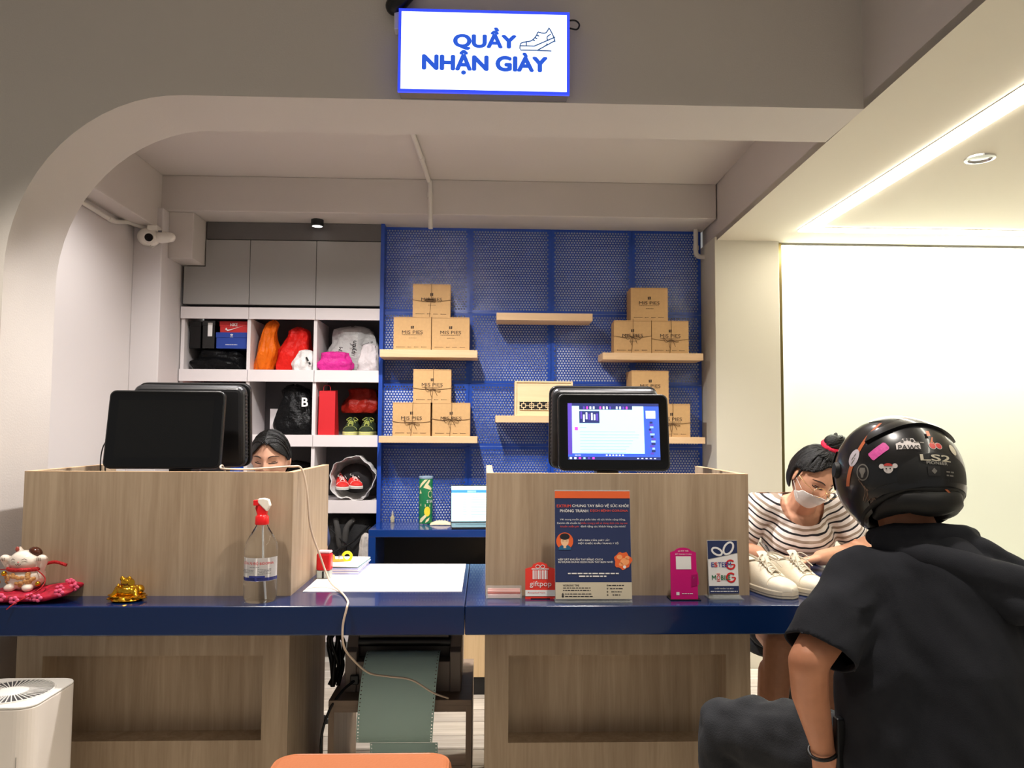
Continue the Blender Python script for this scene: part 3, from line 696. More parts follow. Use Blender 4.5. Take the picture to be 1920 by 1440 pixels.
# ------------------------------------------------------------ shoes
def shoe(label, loc, rotz, L, up, sole, lining, lace, group=None, accent=None, low=True, name='sneaker'):
    t = thing(name, label, 'shoe', loc, rotz, group); W = L*0.36; k = L/0.28
    def half(s):                                # half width at s (0 toe .. 1 heel)
        return W/2*(0.06+0.94*sqrt(max(0, 1-(1-min(1, s/0.26))**2.2)))*(1-0.16*max(0, (s-0.35)/0.65)**1.2) if s < 0.93 else W/2*0.84*(1-((s-0.93)/0.07)**2*0.45)
    def mid(s): return -0.006*k*sin(pi*s)
    S = [i/24 for i in range(25)]
    def y(s): return (s-0.5)*L
    ol = [(mid(s)+half(s)*1.03, y(s)) for s in S]+[(mid(s)-half(s)*1.03, y(s)) for s in reversed(S)]
    MB().prism(ol, 0, 0.026*k, 'xy').build('sole', sole, t, bevel=0.004*k)
    MB().prism([(x*1.012, yy*1.004) for x, yy in ol], 0.009*k, 0.012*k, 'xy').build('sole_line', mat('sole_line_grey', (150, 142, 130), 0.7), t)
    def top(s):                                 # height of the ridge / collar
        P = [(0, 0.034), (0.04, 0.046), (0.1, 0.054), (0.25, 0.062), (0.42, 0.088), (0.55, 0.102), (0.7, 0.090), (0.85, 0.092), (1.0, 0.100)]
        for (a, b_), (c, d) in zip(P, P[1:]):
            if s <= c: return (b_+(d-b_)*(s-a)/(c-a))*k
    def opn(s): return 0.0 if s < 0.50 else min(0.62, (s-0.50)*5)*(1.0 if s < 0.94 else 0.95)
    NU = 21
    def fn(u, v):
        s = v; h = top(s); b = 0.024*k; w = half(s)*0.97; o = opn(s)
        a = u*2-1; sgn = 1 if a >= 0 else -1; q = 1-abs(a)      # q 0 at sole .. 1 at top
        x = w*(1-q**2.4*(1-max(0.02, o))); z = b+(h-b)*(1-(1-q)**1.7)
        yy = y(s)+(0.008*k*q if s > 0.9 else 0)
        return (mid(s)+sgn*x, yy, z)
    MB().grid(fn, NU, 30).build('upper', up, t, smooth=60)
    hb = [fn(u/20, 1.0) for u in range(21)]
    MB().add(hb, [list(range(21))]).build('heel', up, t)
    tb_ = [fn(u/20, 0.0) for u in range(21)]
    MB().add(tb_, [list(range(21))]).build('toe', up, t)
    # dark lining well inside the collar
    def fin(u, v):
        s = 0.53+0.45*v; w = half(s)*0.97*opn(s)*0.93; a = pi*u
        return (mid(s)+w*cos(a), y(s)+0.004*k, top(s)-0.004*k-sin(a)*0.05*k)
    MB().grid(fin, 12, 12).build('lining', lining, t, smooth=60)
    col = [fn(10/20-1e-4, 0.52+0.48*i/12) for i in range(13)]; col2 = [fn(10/20+1e-3, 0.52+0.48*i/12) for i in range(12, -1, -1)]
    MB().tube([Vector(p)+Vector((0, 0, 0.002*k)) for p in col+col2], 0.0048*k, 6).build('collar', lining if accent is None else accent, t, smooth=60)
    # tongue, eyestays, laces and toe cap
    def ft(u, v):
        s = 0.30+0.27*v; x = (u-0.5)*W*0.36; return (mid(s)+x, y(s)-0.004*k*v+0.03*k*max(0, v-0.75), top(min(s, 0.55))+(0.006+0.024*max(0, v-0.6)/0.4)*k-x*x*8)
    MB().grid(ft, 7, 9).build('tongue', up, t, smooth=60)
    m = MB()
    for i in range(6):
        s = 0.29+0.043*i
        for q in (-1, 1):
            a = Vector((mid(s)-q*W*0.19, y(s), top(s)+0.001*k)); b_ = Vector((mid(s)+q*W*0.19, y(s)+0.010*k, top(s+0.03)+0.001*k)); c = (a+b_)/2+Vector((0, 0, 0.009*k))
            m.tube(bez([a, c, b_], 4), 0.0022*k, 5)
    yb, zb = y(0.55), top(0.55)+0.012*k
    for q in (-1, 1):
        m.tube(bez([(0, yb, zb), (q*0.018*k, yb-0.012*k, zb+0.010*k), (q*0.040*k, yb-0.026*k, zb-0.006*k), (q*0.022*k, yb-0.030*k, zb-0.010*k), (0, yb-0.004*k, zb-0.002*k)], 5), 0.0022*k, 5)
        m.tube(bez([(0, yb, zb), (q*0.014*k, yb-0.03*k, zb-0.006*k), (q*0.028*k, yb-0.06*k, zb-0.028*k)], 5), 0.0022*k, 5)
    m.build('laces', lace, t, smooth=60)
    for q in (-1, 1):
        pts = []
        for i in range(9):
            s = 0.27+0.30*i/8; u = 0.5+q*(0.5-0.5*0.80)*0.5
            p = Vector(fn(u, s)); pts.append(p+Vector((q*0.0008, 0, 0.0012)))
        MB().tube(pts, 0.0024*k, 5).build('eyestay_seam', sole, t, smooth=60)
    pts = [Vector(fn(i/20, 0.205+0.05*(1-abs(i/10-1)**2)))*1.0+Vector((0, 0, 0.001)) for i in range(2, 19)]
    MB().tube(pts, 0.0016*k, 5).build('toe_seam', accent or sole, t, smooth=60)
    return t
offwhite = mat('off_white_leather', (232, 222, 202), 0.45, bump=0.05, bscale=200); offsole = mat('off_white_rubber', (214, 202, 180), 0.55)
inner = mat('grey_lining', (168, 158, 142), 0.85); lace_m = mat('cream_lace', (214, 204, 186), 0.9)
shoe('off-white leather sneaker on the counter next to the wood screen', (0.938, 2.565, CT), radians(14), 0.275, offwhite, offsole, inner, lace_m, 'pair of white sneakers on the counter')
shoe('off-white leather sneaker on the counter nearest the helmeted customer', (1.050, 2.59, CT), radians(16), 0.275, offwhite, offsole, inner, lace_m, 'pair of white sneakers on the counter')
neon = mat('yellow_green_knit', (168, 176, 84), 0.6); dgreen = mat('dark_green_knit', (44, 56, 34), 0.8); nsole = mat('lime_rubber', (206, 206, 128), 0.5)
shoe('yellow-green running shoe in the cubby, next to the red gift bag', (-0.795, CY+0.14, z2), 0, 0.235, dgreen, nsole, neon, neon, 'yellow-green running shoes', neon)
shoe('yellow-green running shoe in the cubby, next to the blue wall', (-0.700, CY+0.14, z2), 0, 0.235, dgreen, nsole, neon, neon, 'yellow-green running shoes', neon)
# row 3: open white bag with shoes
z3 = 0.897
t = thing('carrier_bag', 'open white carrier bag lying on its side with shoes inside', 'bag', (-0.765, CY+0.02, z3))
def obag(u, v):
    a = 2*pi*u; r = 0.5+0.5*min(1, v*2.2)
    f = 1+0.05*sin(5*a+1)+0.04*sin(11*a)
    return (0.128*r*cos(a)*f, 0.20-0.24*v+0.02*sin(3*a), max(0.0, 0.125+0.125*r*sin(a)*f*(1.0 if sin(a) > 0 else 1.0)+0.008*noise.noise(Vector((cos(a)*3, sin(a)*3, v*4)))))
m = MB().grid(obag, 40, 14, True); o = m.build('body', white_bag, t, smooth=60)
s_ = o.modifiers.new('solid', 'SOLIDIFY'); s_.thickness = 0.002
MB().ell((0, 0.09, 0.12), 0.100, 0.06, 0.088, 16, 10).build('lining', mat('bag_inside_shade', (30, 29, 31), 0.8), t, smooth=60)  # dark ellipsoid painted as the shade inside the bag, no real lining
redk = mat('red_knit', (214, 44, 40), 0.6); wk = mat('white_knit', (226, 222, 216), 0.7)
shoe('red and white sneaker inside the open white bag, left one', (-0.835, CY-0.005+0.08, z3+0.06), radians(14), 0.20, redk, wk, mat('tan_lining', (206, 172, 130), 0.8), wk, 'red and white sneakers in the open bag', wk)
shoe('red and white sneaker inside the open white bag, right one', (-0.765, CY-0.01+0.08, z3+0.066), radians(24), 0.20, redk, wk, mat('tan_lining', (206, 172, 130), 0.8), wk, 'red and white sneakers in the open bag', wk)
bag('plastic_bag', 'blue bag low beside the blank terminal', 'bag', (-1.45, CY+0.12, z3), 0.12, 0.2, 0.26, plastic('blue_bag', (24, 84, 190)), 41, neck=0.6)
bag('plastic_bag', 'dark bag in the cubby behind the seated woman', 'bag', (-1.14, CY+0.16, z3), 0.28, 0.22, 0.22, black_bag, 43, neck=0.7)
# row 4: backpack
z4 = 0.52
t = thing('backpack', 'black backpack with padded straps stuffed in the low cubby', 'backpack', (-0.79, CY+0.13, z4))
pack = mat('black_nylon', (30, 30, 31), 0.7, bump=0.2, bscale=120)
m = MB()
def sq(p):
    n_ = 4; l = (abs(p.x)**n_+abs(p.y)**n_+abs(p.z)**n_)**(1/n_); return p/l
m.ell((0, 0.02, 0.150), 0.155, 0.11, 0.148, 24, 16, fn=sq); m.build('body', pack, t, smooth=60)
strap = mat('grey_padding', (62, 60, 58), 0.85, bump=0.3, bscale=300)
for x, tz in ((-0.055, 0.02), (0.0, -0.03)):
    m = MB(); m.tube(bez([(x-tz, -0.09, 0.265), (x-0.004, -0.118, 0.22), (x+tz*0.5, -0.118, 0.14), (x+tz, -0.10, 0.04)], 6), [0.016]*7+[0.019]*7+[0.014]*5, 8)
    m.build('shoulder_strap', strap, t, smooth=60)
m = MB(); m.tube(bez([(-0.11, -0.115, 0.06), (-0.03, -0.135, 0.105), (0.04, -0.132, 0.145), (0.12, -0.115, 0.23)], 6), 0.006, 6); m.tube(bez([(-0.10, -0.12, 0.21), (-0.03, -0.135, 0.15), (0.03, -0.135, 0.10)], 6), 0.005, 6)
m.build('webbing', black, t, smooth=60)
bag('plastic_bag', 'small grey and white bundle in front of the backpack', 'bag', (-0.685, CY+0.01, z4), 0.08, 0.05, 0.19, plastic('grey_white_bag', (196, 188, 180)), 47, neck=0.55)

# ------------------------------------------------------------ point-of-sale terminals
screen_off = mat('screen_off', (16, 16, 16), 0.14, spec=0.4)
dark_al = mat('dark_aluminium', (62, 62, 64), 0.35, 0.7)
def pos(label, loc, rotz, lit, dx):
    """two-sided terminal: a customer display facing -Y and the staff unit behind it"""
    t = thing('pos_terminal', label, 'terminal', loc, rotz)
    tilt = Matrix.Rotation(radians(-9), 4, 'X')
    W, H = 0.395, 0.275; zc = 0.525
    T1 = Matrix.Translation((0, 0, zc)) @ tilt
    MB().prism(rrect(-W/2, W/2, -H/2, H/2, 0.022), 0.0, 0.024).xf(T1).build('display', black, t, bevel=0.004, seg=3)
    MB().prism(rrect(-W/2+0.006, W/2-0.006, -H/2+0.006, H/2-0.006, 0.018), -0.0012, 0.001).xf(T1).build('glass', black_gloss, t)
    sc = MB().prism([(-0.163, -0.10), (0.163, -0.10), (0.163, 0.102), (-0.163, 0.102)], -0.0018, -0.001).xf(T1)
    so = sc.build('screen', screen_off if not lit else mat('screen_glow_blue', (60, 90, 200), 0.3, emit=(58, 92, 205), estr=0.9), t)
    # staff unit
    T2 = Matrix.Translation((dx, 0.20, zc+0.018)) @ Matrix.Rotation(radians(7), 4, 'X')
    MB().prism(rrect(-0.205, 0.205, -0.16, 0.155, 0.03), 0.0, 0.03).xf(T2).build('staff_screen', black, t, bevel=0.005, seg=3)
    MB().prism(rrect(-0.20, 0.20, -0.155, 0.15, 0.03), -0.062, 0.0).xf(T2).build('housing', dark_al, t, bevel=0.022, seg=4)
    for xa in (0.2, -0.2015):
        m = MB()
        for k in range(18): z = -0.12+k*0.0135; m.box(xa, xa+0.0015, -0.045, -0.02, z, z+0.006)
        m.xf(T2).build('vent_slots', ink, t)
    MB().box(dx-0.04, dx+0.04, 0.06, 0.15, 0.0, 0.46).build('neck', black, t, bevel=0.006)
    MB().box(-0.03, 0.03, 0.02, 0.1, zc-0.1, zc-0.04).build('hinge', dark_al, t, bevel=0.004)
    MB().prism(rrect(dx-0.15, dx+0.15, 0.0, 0.27, 0.03), 0, 0.02, 'xy').build('base', black, t, bevel=0.004)
    return t, T1, so
tl, _, _ = pos('two-sided black terminal with a blank screen behind the left wood screen', (-1.118, 2.73, CT), radians(2.0), False, 0.035)
m = MB(); m.tube(bez([(-0.19, 0.02, 0.50), (-0.212, 0.015, 0.46), (-0.216, 0.01, 0.40), (-0.214, 0.02, 0.30)], 6), 0.0022, 6)
m.tube(bez([(-0.185, 0.02, 0.49), (-0.196, 0.015, 0.45), (-0.20, 0.01, 0.40), (-0.197, 0.02, 0.30)], 6), 0.0022, 6)
m.build('cable', black, tl, smooth=60)
tr, T1, so = pos('two-sided black terminal with a lit touch screen behind the right wood screen', (0.455, 2.73, CT), radians(0), True, -0.012)
tr.rotation_euler = (0, 0, radians(-1))
# what the lit screen shows
def lit(name, rgb, e): return mat(name, rgb, 0.4, emit=rgb, estr=e)
sw = lit('screen_white', (186, 240, 246), 0.82); sp = lit('screen_purple', (88, 66, 176), 0.9); sn = lit('screen_navy', (52, 84, 190), 0.9)
sm = lit('screen_magenta', (226, 70, 200), 0.9); sg = lit('screen_text', (150, 186, 200), 0.9); sd = lit('screen_dark', (40, 50, 110), 0.7); sl = lit('screen_pale', (214, 226, 250), 1.0)
def scr(name, x0, x1, z0, z1, m, d=0.0024):
    return MB().prism([(x0, z0), (x1, z0), (x1, z1), (x0, z1)], -d, -d+0.0004).xf(T1).build(name, m, so)
scr('sidebar', -0.163, -0.148, -0.082, 0.102, sp); scr('title_bar', -0.148, 0.163, 0.092, 0.102, sd)
scr('chat_area', -0.148, 0.108, -0.078, 0.092, sw); scr('task_bar', -0.163, 0.163, -0.10, -0.090, sd)
scr('avatar', -0.139, -0.127, 0.004, 0.016, sm, 0.003)
scr('photo', -0.122, -0.05, 0.030, 0.074, sd, 0.0028); scr('photo', -0.122, 0.068, 0.079, 0.092, sd, 0.0028)
rng = random.Random(2)
for k in range(7):
    x = -0.118+k*0.0095; scr('photo_detail', x, x+0.006, 0.034+0.012*rng.random(), 0.060+0.012*rng.random(), sl if k % 3 else sp, 0.0031)
for k in range(16):
    x = -0.12+k*0.0118; scr('photo_detail', x, x+0.006, 0.081, 0.0905, [sl, sp, sm, sl][k % 4] if k % 5 else sd, 0.0031)
for k in range(9):
    z = 0.010-k*0.0105 if k else 0.014
    scr('text_line', -0.120, (-0.098 if k == 0 else 0.04+0.05*rng.random()), z-0.0008, z+0.0008, sg, 0.003)
scr('thumbnail', 0.116, 0.15, 0.048, 0.076, sl, 0.0028)
for k in range(14):
    x = 0.122+0.014*rng.random(); z = 0.034-k*0.0085; scr('photo_strip', x, x+0.008+0.008*rng.random(), z-0.004, z+0.003, [sd, sp, sg][k % 3], 0.0028)
for k in range(6): scr('task_icon', -0.158+k*0.016, -0.150+k*0.016, -0.0985, -0.0915, [sl, sl, sm, sg, sp, sm][k], 0.003)
for k in range(5): scr('tray_icon', 0.08+k*0.015, 0.087+k*0.015, -0.097, -0.0935, sl, 0.003)
for k in range(6): scr('tool_icon', -0.03+k*0.0115, -0.024+k*0.0115, -0.0865, -0.0815, sl, 0.003)
greek(so, tuple(T1 @ Vector((-0.128, -0.003, -0.0845))), 0.022, 0.003, sl, 5, rot=T1.to_euler())
# ------------------------------------------------------------ things on the back desk
t = thing('laptop', 'open laptop with a bright white page on the blue back desk', 'laptop', (-0.03, 4.27, CT), radians(4))
MB().prism(rrect(-0.155, 0.155, -0.11, 0.11, 0.01), 0, 0.012, 'xy').build('base', dark_al, t, bevel=0.002)
MB().box(-0.13, 0.13, 0.0, 0.09, 0.012, 0.0128).build('keyboard', black, t)
L1 = Matrix.Translation((0, 0.108, 0.012)) @ Matrix.Rotation(radians(-16), 4, 'X')
MB().prism(rrect(-0.155, 0.155, 0, 0.212, 0.008), 0, 0.006).xf(L1).build('lid', dark_al, t)
so2 = MB().prism([(-0.15, 0.006), (0.15, 0.006), (0.15, 0.207), (-0.15, 0.207)], -0.0012, 0).xf(L1).build('screen', lit('laptop_white', (190, 240, 255), 0.92), t)
def scr2(n_, x0, x1, z0, z1, m): MB().prism([(x0, z0), (x1, z0), (x1, z1), (x0, z1)], -0.002, -0.0013).xf(L1).build(n_, m, so2)
scr2('header_bar', -0.15, 0.15, 0.168, 0.184, lit('laptop_blue', (44, 126, 214), 1.0)); scr2('tab', -0.06, -0.01, 0.170, 0.180, lit('laptop_tab', (150, 206, 250), 1.0))
for k in range(9): scr2('text_line', -0.085, -0.065, 0.030+k*0.014, 0.0325+k*0.014, sg); scr2('text_line', -0.04, 0.12, 0.030+k*0.014, 0.0315+k*0.014, lit('laptop_grey', (120, 190, 220), 0.8))
t = thing('snack_can', 'tall green cardboard snack tube on the blue back desk', 'can', (-0.335, 4.41, CT))
gr = mat('green_print', (20, 112, 66), 0.4); cream = mat('cream_print', (232, 216, 170), 0.45); yel = mat('yellow_print', (236, 214, 60), 0.45)
R_ = 0.0385
MB().lathe([(R_-0.002, 0), (R_, 0.002), (R_, 0.256), (R_-0.001, 0.258)], 32).build('tube', gr, t, smooth=40)
MB().lathe([(R_+0.001, 0.255), (R_+0.0018, 0.258), (R_+0.0015, 0.266), (R_-0.004, 0.268), (R_-0.004, 0.255)], 32).build('lid', mat('lid_blue_grey', (150, 168, 190), 0.3), t, smooth=40)
MB().lathe([(R_+0.0008, 0), (R_+0.0008, 0.004), (R_-0.002, 0.004), (R_-0.002, 0)], 32).build('rim', chrome, t, smooth=40)
def wrap(poly, name, m, parent, r, dr=0.0006, a0=-90, n=1):      # flat artwork wrapped round a can
    bm = bmesh.new(); vs = [bm.verts.new((x, z, 0)) for x, z in poly]; f = bm.faces.new(vs)
    bmesh.ops.triangulate(bm, faces=[f]); bmesh.ops.subdivide_edges(bm, edges=bm.edges[:], cuts=3, use_grid_fill=True)
    for v in bm.verts:
        a = radians(a0)+v.co.x/r; v.co = ((r+dr)*cos(a), (r+dr)*sin(a), v.co.y)
    me = bpy.data.meshes.new(name); bm.to_mesh(me); bm.free(); me.materials.append(m); return link(name, me, parent)
def wrap_mesh(me, r, a0=-90, z0=0.0, dr=0.0009):
    for v in me.vertices:
        a = radians(a0)+v.co.x/r; v.co = ((r+dr)*cos(a), (r+dr)*sin(a), v.co.z+z0)
    return me
wrap([(-0.045, 0.20), (-0.03, 0.205), (0.012, 0.25), (-0.004, 0.25), (-0.03, 0.225)], 'leaf_print', cream, t, R_)
wrap([(-0.012, 0.205), (0.035, 0.19), (0.04, 0.20), (0.015, 0.222), (0.028, 0.245), (0.02, 0.25), (0.0, 0.225)], 'leaf_print', cream, t, R_)
wrap([(-0.04, 0.17), (-0.022, 0.172), (-0.03, 0.195)], 'leaf_print', cream, t, R_)
wrap([(-0.055, 0.103), (0.055, 0.095), (0.055, 0.108), (-0.055, 0.116)], 'band_print', cream, t, R_)
wrap(circ(0.012, 0.072, 0.018, 14, 0.028), 'crisp_print', yel, t, R_)
wrap([(-0.035, 0.01), (-0.02, 0.012), (0.012, 0.048), (0.0, 0.055), (-0.03, 0.03)], 'leaf_print', cream, t, R_)
wrap([(0.0, 0.008), (0.02, 0.02), (0.026, 0.04), (0.006, 0.026)], 'leaf_print', cream, t, R_, 0.0009)
wrap(circ(0.030, 0.168, 0.016, 12, 0.02), 'emblem', cream, t, R_)
wrap(circ(0.030, 0.168, 0.0125, 12, 0.0165), 'emblem', gr, t, R_, 0.0009)
me = wrap_mesh(text_mesh('STAX', 0.048, 0.016, 0.02), R_, -90+radians(0), 0.128); me.materials.clear(); me.materials.append(white_paper); o = link('lettering', me, t); o.rotation_euler = (0, 0, radians(48))
t = thing('glass_vial', 'tiny clear dropper bottle standing on the blue back desk', 'bottle', (-0.528, 4.47, CT))
MB().lathe([(0.010, 0), (0.0125, 0.003), (0.0125, 0.030), (0.006, 0.038), (0.006, 0.044)], 16).build('body', mat('amber_pale_glass', (236, 222, 176), 0.1, trans=0.5), t, smooth=40)
MB().lathe([(0.0065, 0.044), (0.0065, 0.056), (0.003, 0.066), (0.001, 0.066)], 12).build('cap', mat('grey_cap', (170, 164, 158), 0.4), t, smooth=40)
def nap(u, v):
    x = (u-0.5)*0.13; y = (v-0.5)*0.10
    return (x, y, 0.004+0.024*max(0, 1-(2*abs(u-0.45))**2)*(1-v*0.5)*max(0.0, min(1, v*4)) + 0.003*noise.noise(Vector((u*5, v*5, 1))))
o = MB().grid(nap, 16, 10).build('cloth_napkin', mat('cream_cloth', (226, 208, 176), 0.9), smooth=60, loc=(-0.24, 4.375, CT))
s_ = o.modifiers.new('solid', 'SOLIDIFY'); s_.thickness = 0.003; tag(o, 'folded cream cloth lying between the green can and laptop', 'cloth')

# ------------------------------------------------------------ things between the desks
t = thing('desk_pad', 'large white writing pad covering the blue counter between the desks', 'desk pad', (-0.331, 2.82, CT))
MB().box(-0.258, 0.258, -0.262, 0.262, 0, 0.0016).build('sheet', mat('pad_white', (214, 206, 203), 0.6), t)
ZP = CT+0.0016
t = thing('paper_stack', 'loose stack of white and lilac forms beside the red stamp', 'paper', (-0.525, 2.965, ZP), radians(-3))
lil = mat('lilac_paper', (176, 180, 224), 0.8); grn_p = mat('green_paper', (120, 190, 150), 0.8)
random.seed(8)
for k in range(7):
    m = MB().box(-0.072, 0.072, -0.105, 0.105, 0, 0.0042)
    m.xf(Matrix.Rotation(radians(random.uniform(-2.5, 2.5)), 4, 'Z')).build('sheet', [lil, white_paper, lil, white_paper, lil, grn_p, white_paper][k], t, loc=(random.uniform(-0.003, 0.003), (0.012 if k == 5 else random.uniform(-0.004, 0.0)), 0.0043*k))
t = thing('rubber_stamp', 'red self-inking stamp on the white pad by the left desk', 'stamp', (-0.567, 2.79, ZP), radians(-6))
MB().box(-0.024, 0.024, -0.016, 0.016, 0, 0.028).build('base', mat('translucent_grey', (196, 206, 200), 0.3), t, bevel=0.003)
MB().box(-0.003, 0.003, -0.018, -0.015, 0.002, 0.026).build('slot', ink, t)
MB().box(-0.026, 0.026, -0.018, 0.018, 0.028, 0.088).build('handle', mat('red_plastic', (208, 28, 34), 0.25), t, bevel=0.007, seg=3)
MB().box(-0.024, 0.024, -0.016, 0.016, 0.088, 0.097).build('cap', mat('pale_red', (232, 190, 196), 0.2), t, bevel=0.004)
t = thing('tape_dispenser', 'small yellow tape roll holder lying on the stacked forms', 'tape', (-0.535, 2.955, ZP+0.0302), radians(20))
yp = mat('yellow_plastic', (244, 222, 20), 0.35)
m = MB(); m.tube([(0.018+0.016*cos(a), 0, 0.017+0.016*sin(a)) for a in np.linspace(0, 2*pi, 17)], 0.0055, 8); m.build('roll', yp, t, smooth=60)
MB().prism([(-0.038, 0.001), (0.006, 0.001), (0.004, 0.008), (-0.026, 0.010), (-0.030, 0.026), (-0.036, 0.026)], -0.008, 0.008).build('frame', mat('ochre_plastic', (210, 170, 60), 0.4), t, bevel=0.001)
MB().box(-0.014, 0.003, -0.006, 0.006, 0.008, 0.022).build('clip', chrome, t, bevel=0.002)

cable_m = mat('beige_cable', (206, 186, 166), 0.5)
pts = [(-0.93, 2.86, 1.10), (-0.91, 2.72, 1.172), (-0.86, 2.56, 1.172), (-0.78, 2.52, 1.172), (-0.70, 2.53, 1.176), (-0.635, 2.56, 1.180), (-0.605, 2.575, 1.172), (-0.588, 2.585, 1.10), (-0.578, 2.60, 0.98), (-0.553, 2.64, 0.88), (-0.515, 2.62, 0.80), (-0.47, 2.55, 0.7825), (-0.44, 2.48, 0.7795), (-0.415, 2.40, 0.7790), (-0.408, 2.354, 0.7785), (-0.408, 2.340, 0.770), (-0.418, 2.339, 0.72), (-0.415, 2.345, 0.66), (-0.40, 2.42, 0.60), (-0.37, 2.55, 0.52), (-0.32, 2.62, 0.487), (-0.24, 2.635, 0.47), (-0.17, 2.66, 0.42), (-0.12, 2.70, 0.388)]
tag(MB().tube(bez(pts, 6), 0.0033, 8).build('power_cable', cable_m, smooth=60), 'beige cable looping from the blank terminal over the counter edge', 'cable')

# spray bottle
t = thing('spray_bottle', 'clear alcohol spray bottle with a red trigger on the blue counter', 'bottle', (-0.690, 2.435, CT), radians(0))
pet = mat('clear_pet', (250, 252, 252), 0.03, trans=1.0, ior=1.22)
alc = mat('clear_liquid', (248, 250, 250), 0.0, trans=1.0, ior=1.10)
R_ = 0.050
MB().lathe([(0.030, 0.004), (0.044, 0.0), (0.049, 0.008), (R_, 0.02), (R_, 0.155), (0.049, 0.165), (0.046, 0.178), (0.030, 0.208), (0.019, 0.226), (0.0165, 0.232), (0.0165, 0.240)], 40).build('bottle_body', pet, t, smooth=50)
wrap([(-0.0745, 0.066), (0.0745, 0.066), (0.0745, 0.136), (-0.0745, 0.136)], 'label_sheet', white_paper, t, R_, 0.0008)
nb = mat('navy_print', (44, 52, 130), 0.5); rdp = mat('red_print', (206, 32, 36), 0.5)
wrap([(-0.0745, 0.067), (0.0745, 0.067), (0.0745, 0.077), (-0.0745, 0.077)], 'label_band', nb, t, R_, 0.0012)
wrap([(-0.022, 0.0775), (0.026, 0.0775), (0.026, 0.083), (-0.022, 0.083)], 'label_band', nb, t, R_, 0.0012)
for s_, w_, h_, z_, mm in (('CỒN 70 ĐỘ BIDOPHA', 0.100, 0.0135, 0.121, rdp),):
    me = wrap_mesh(text_mesh(s_, w_, h_, 0.018), R_, -86, z_, 0.0016); me.materials.clear(); me.materials.append(mm); link('lettering', me, t)
for k, (x0, w_, z_) in enumerate(((-0.005, 0.03, 0.1085), (-0.03, 0.045, 0.100), (-0.03, 0.045, 0.096), (-0.03, 0.045, 0.092), (0.025, 0.04, 0.102), (0.025, 0.04, 0.098), (0.025, 0.03, 0.094), (0.025, 0.04, 0.089))):
    me = greek_mesh(w_, 0.0022, k, mat('grey_print', (120, 118, 120), 0.6))
    for v in me.vertices: v.co.x += x0
    link('small_print', wrap_mesh(me, R_, -90, z_, 0.0014), t)
redt = mat('red_trigger', (222, 30, 34), 0.3); wht = mat('white_trigger', (238, 230, 216), 0.35)
MB().lathe([(0.020, 0.232), (0.021, 0.236), (0.020, 0.256), (0.015, 0.262)], 20).build('collar', redt, t, smooth=40)
MB().prism([(-0.012, 0.258), (0.014, 0.258), (0.016, 0.278), (-0.002, 0.300), (-0.012, 0.300), (-0.014, 0.275)], -0.008, 0.008).build('trigger_body', redt, t, bevel=0.002)
MB().prism([(-0.026, 0.290), (-0.012, 0.290), (-0.002, 0.300), (-0.004, 0.308), (-0.026, 0.307)], -0.010, 0.010).build('nozzle', redt, t, bevel=0.002)
MB().prism([(-0.012, 0.299), (0.016, 0.272), (0.026, 0.290), (0.020, 0.309), (0.004, 0.313), (-0.012, 0.311)], -0.011, 0.011).build('head_shell', wht, t, bevel=0.003)
MB().tube([(-0.014, 0, 0.296), (-0.018, 0, 0.282), (-0.012, 0, 0.262), (-0.014, 0, 0.25)], [0.004, 0.004, 0.0035, 0.003], 8).build('lever', redt, t, smooth=60)
MB().tube([(0.002, 0, 0.235), (0.004, 0.004, 0.12), (0.012, 0.006, 0.006)], 0.0028, 8).build('dip_tube', mat('white_tube', (236, 236, 232), 0.3), t, smooth=60)

# lucky cat on its cushion
cu_m = mat('red_brocade', (178, 22, 52), 0.6, var=0.55, vscale=42)
t = thing('cushion', 'red and pink flowered cushion under the lucky cat', 'cushion', (-1.382, 2.455, CT), radians(6))
def cush(u, v):
    a = 2*pi*u; c_, s_ = cos(a), sin(a); n_ = 3.2
    l = 1/((abs(c_)**n_+abs(s_)**n_)**(1/n_)); ph = pi*(v-0.5); ex = 1+0.16*(abs(c_*s_)*2)**3
    r = cos(ph)**0.6
    return (0.125*l*c_*r*ex, 0.078*l*s_*r*ex, 0.018+0.018*sin(ph)+0.022*max(0, c_)**2*(abs(c_)>0.5)*r)
m = MB().grid(cush, 40, 11, True); m.build('pad', cu_m, t, smooth=70)
pk = mat('pink_flower', (236, 92, 130), 0.6)
for x, y, z in [(-0.07, -0.068, 0.022), (0.02, -0.074, 0.022), (0.092, -0.05, 0.040), (0.10, 0.0, 0.050)]+[cush(a_, b_) for a_, b_ in ((0.62, 0.55), (0.68, 0.6), (0.80, 0.52), (0.86, 0.62), (0.93, 0.6), (0.98, 0.7), (0.72, 0.42))]:
    m = MB()
    for k in range(5): a = k*2*pi/5; m.ell((x+0.009*cos(a), y-0.001, z+0.007*sin(a)), 0.007, 0.004, 0.006, 8, 5)
    m.build('flower', pk, t, smooth=60)
t = thing('lucky_cat', 'white porcelain lucky cat with both paws raised on a red cushion', 'figurine', (-1.405, 2.445, CT+0.034)); t.scale = (1.2, 1.2, 1.2)
porc = mat('white_porcelain', (240, 226, 212), 0.12, coat=0.5); brn = mat('brown_glaze', (78, 40, 26), 0.15)
m = MB(); m.ell((0, 0, 0.032), 0.047, 0.040, 0.036, 24, 14); m.ell((0, -0.004, 0.072), 0.038, 0.032, 0.027, 24, 14)
for s in (-1, 1):
    m.cap((s*0.032, 0, 0.042), (s*0.046, -0.008, 0.074), 0.012, 0.012); m.ell((s*0.046, -0.014, 0.079), 0.013, 0.012, 0.010, 12, 8)
    m.ell((s*0.022, -0.030, 0.008), 0.014, 0.014, 0.010, 12, 8)
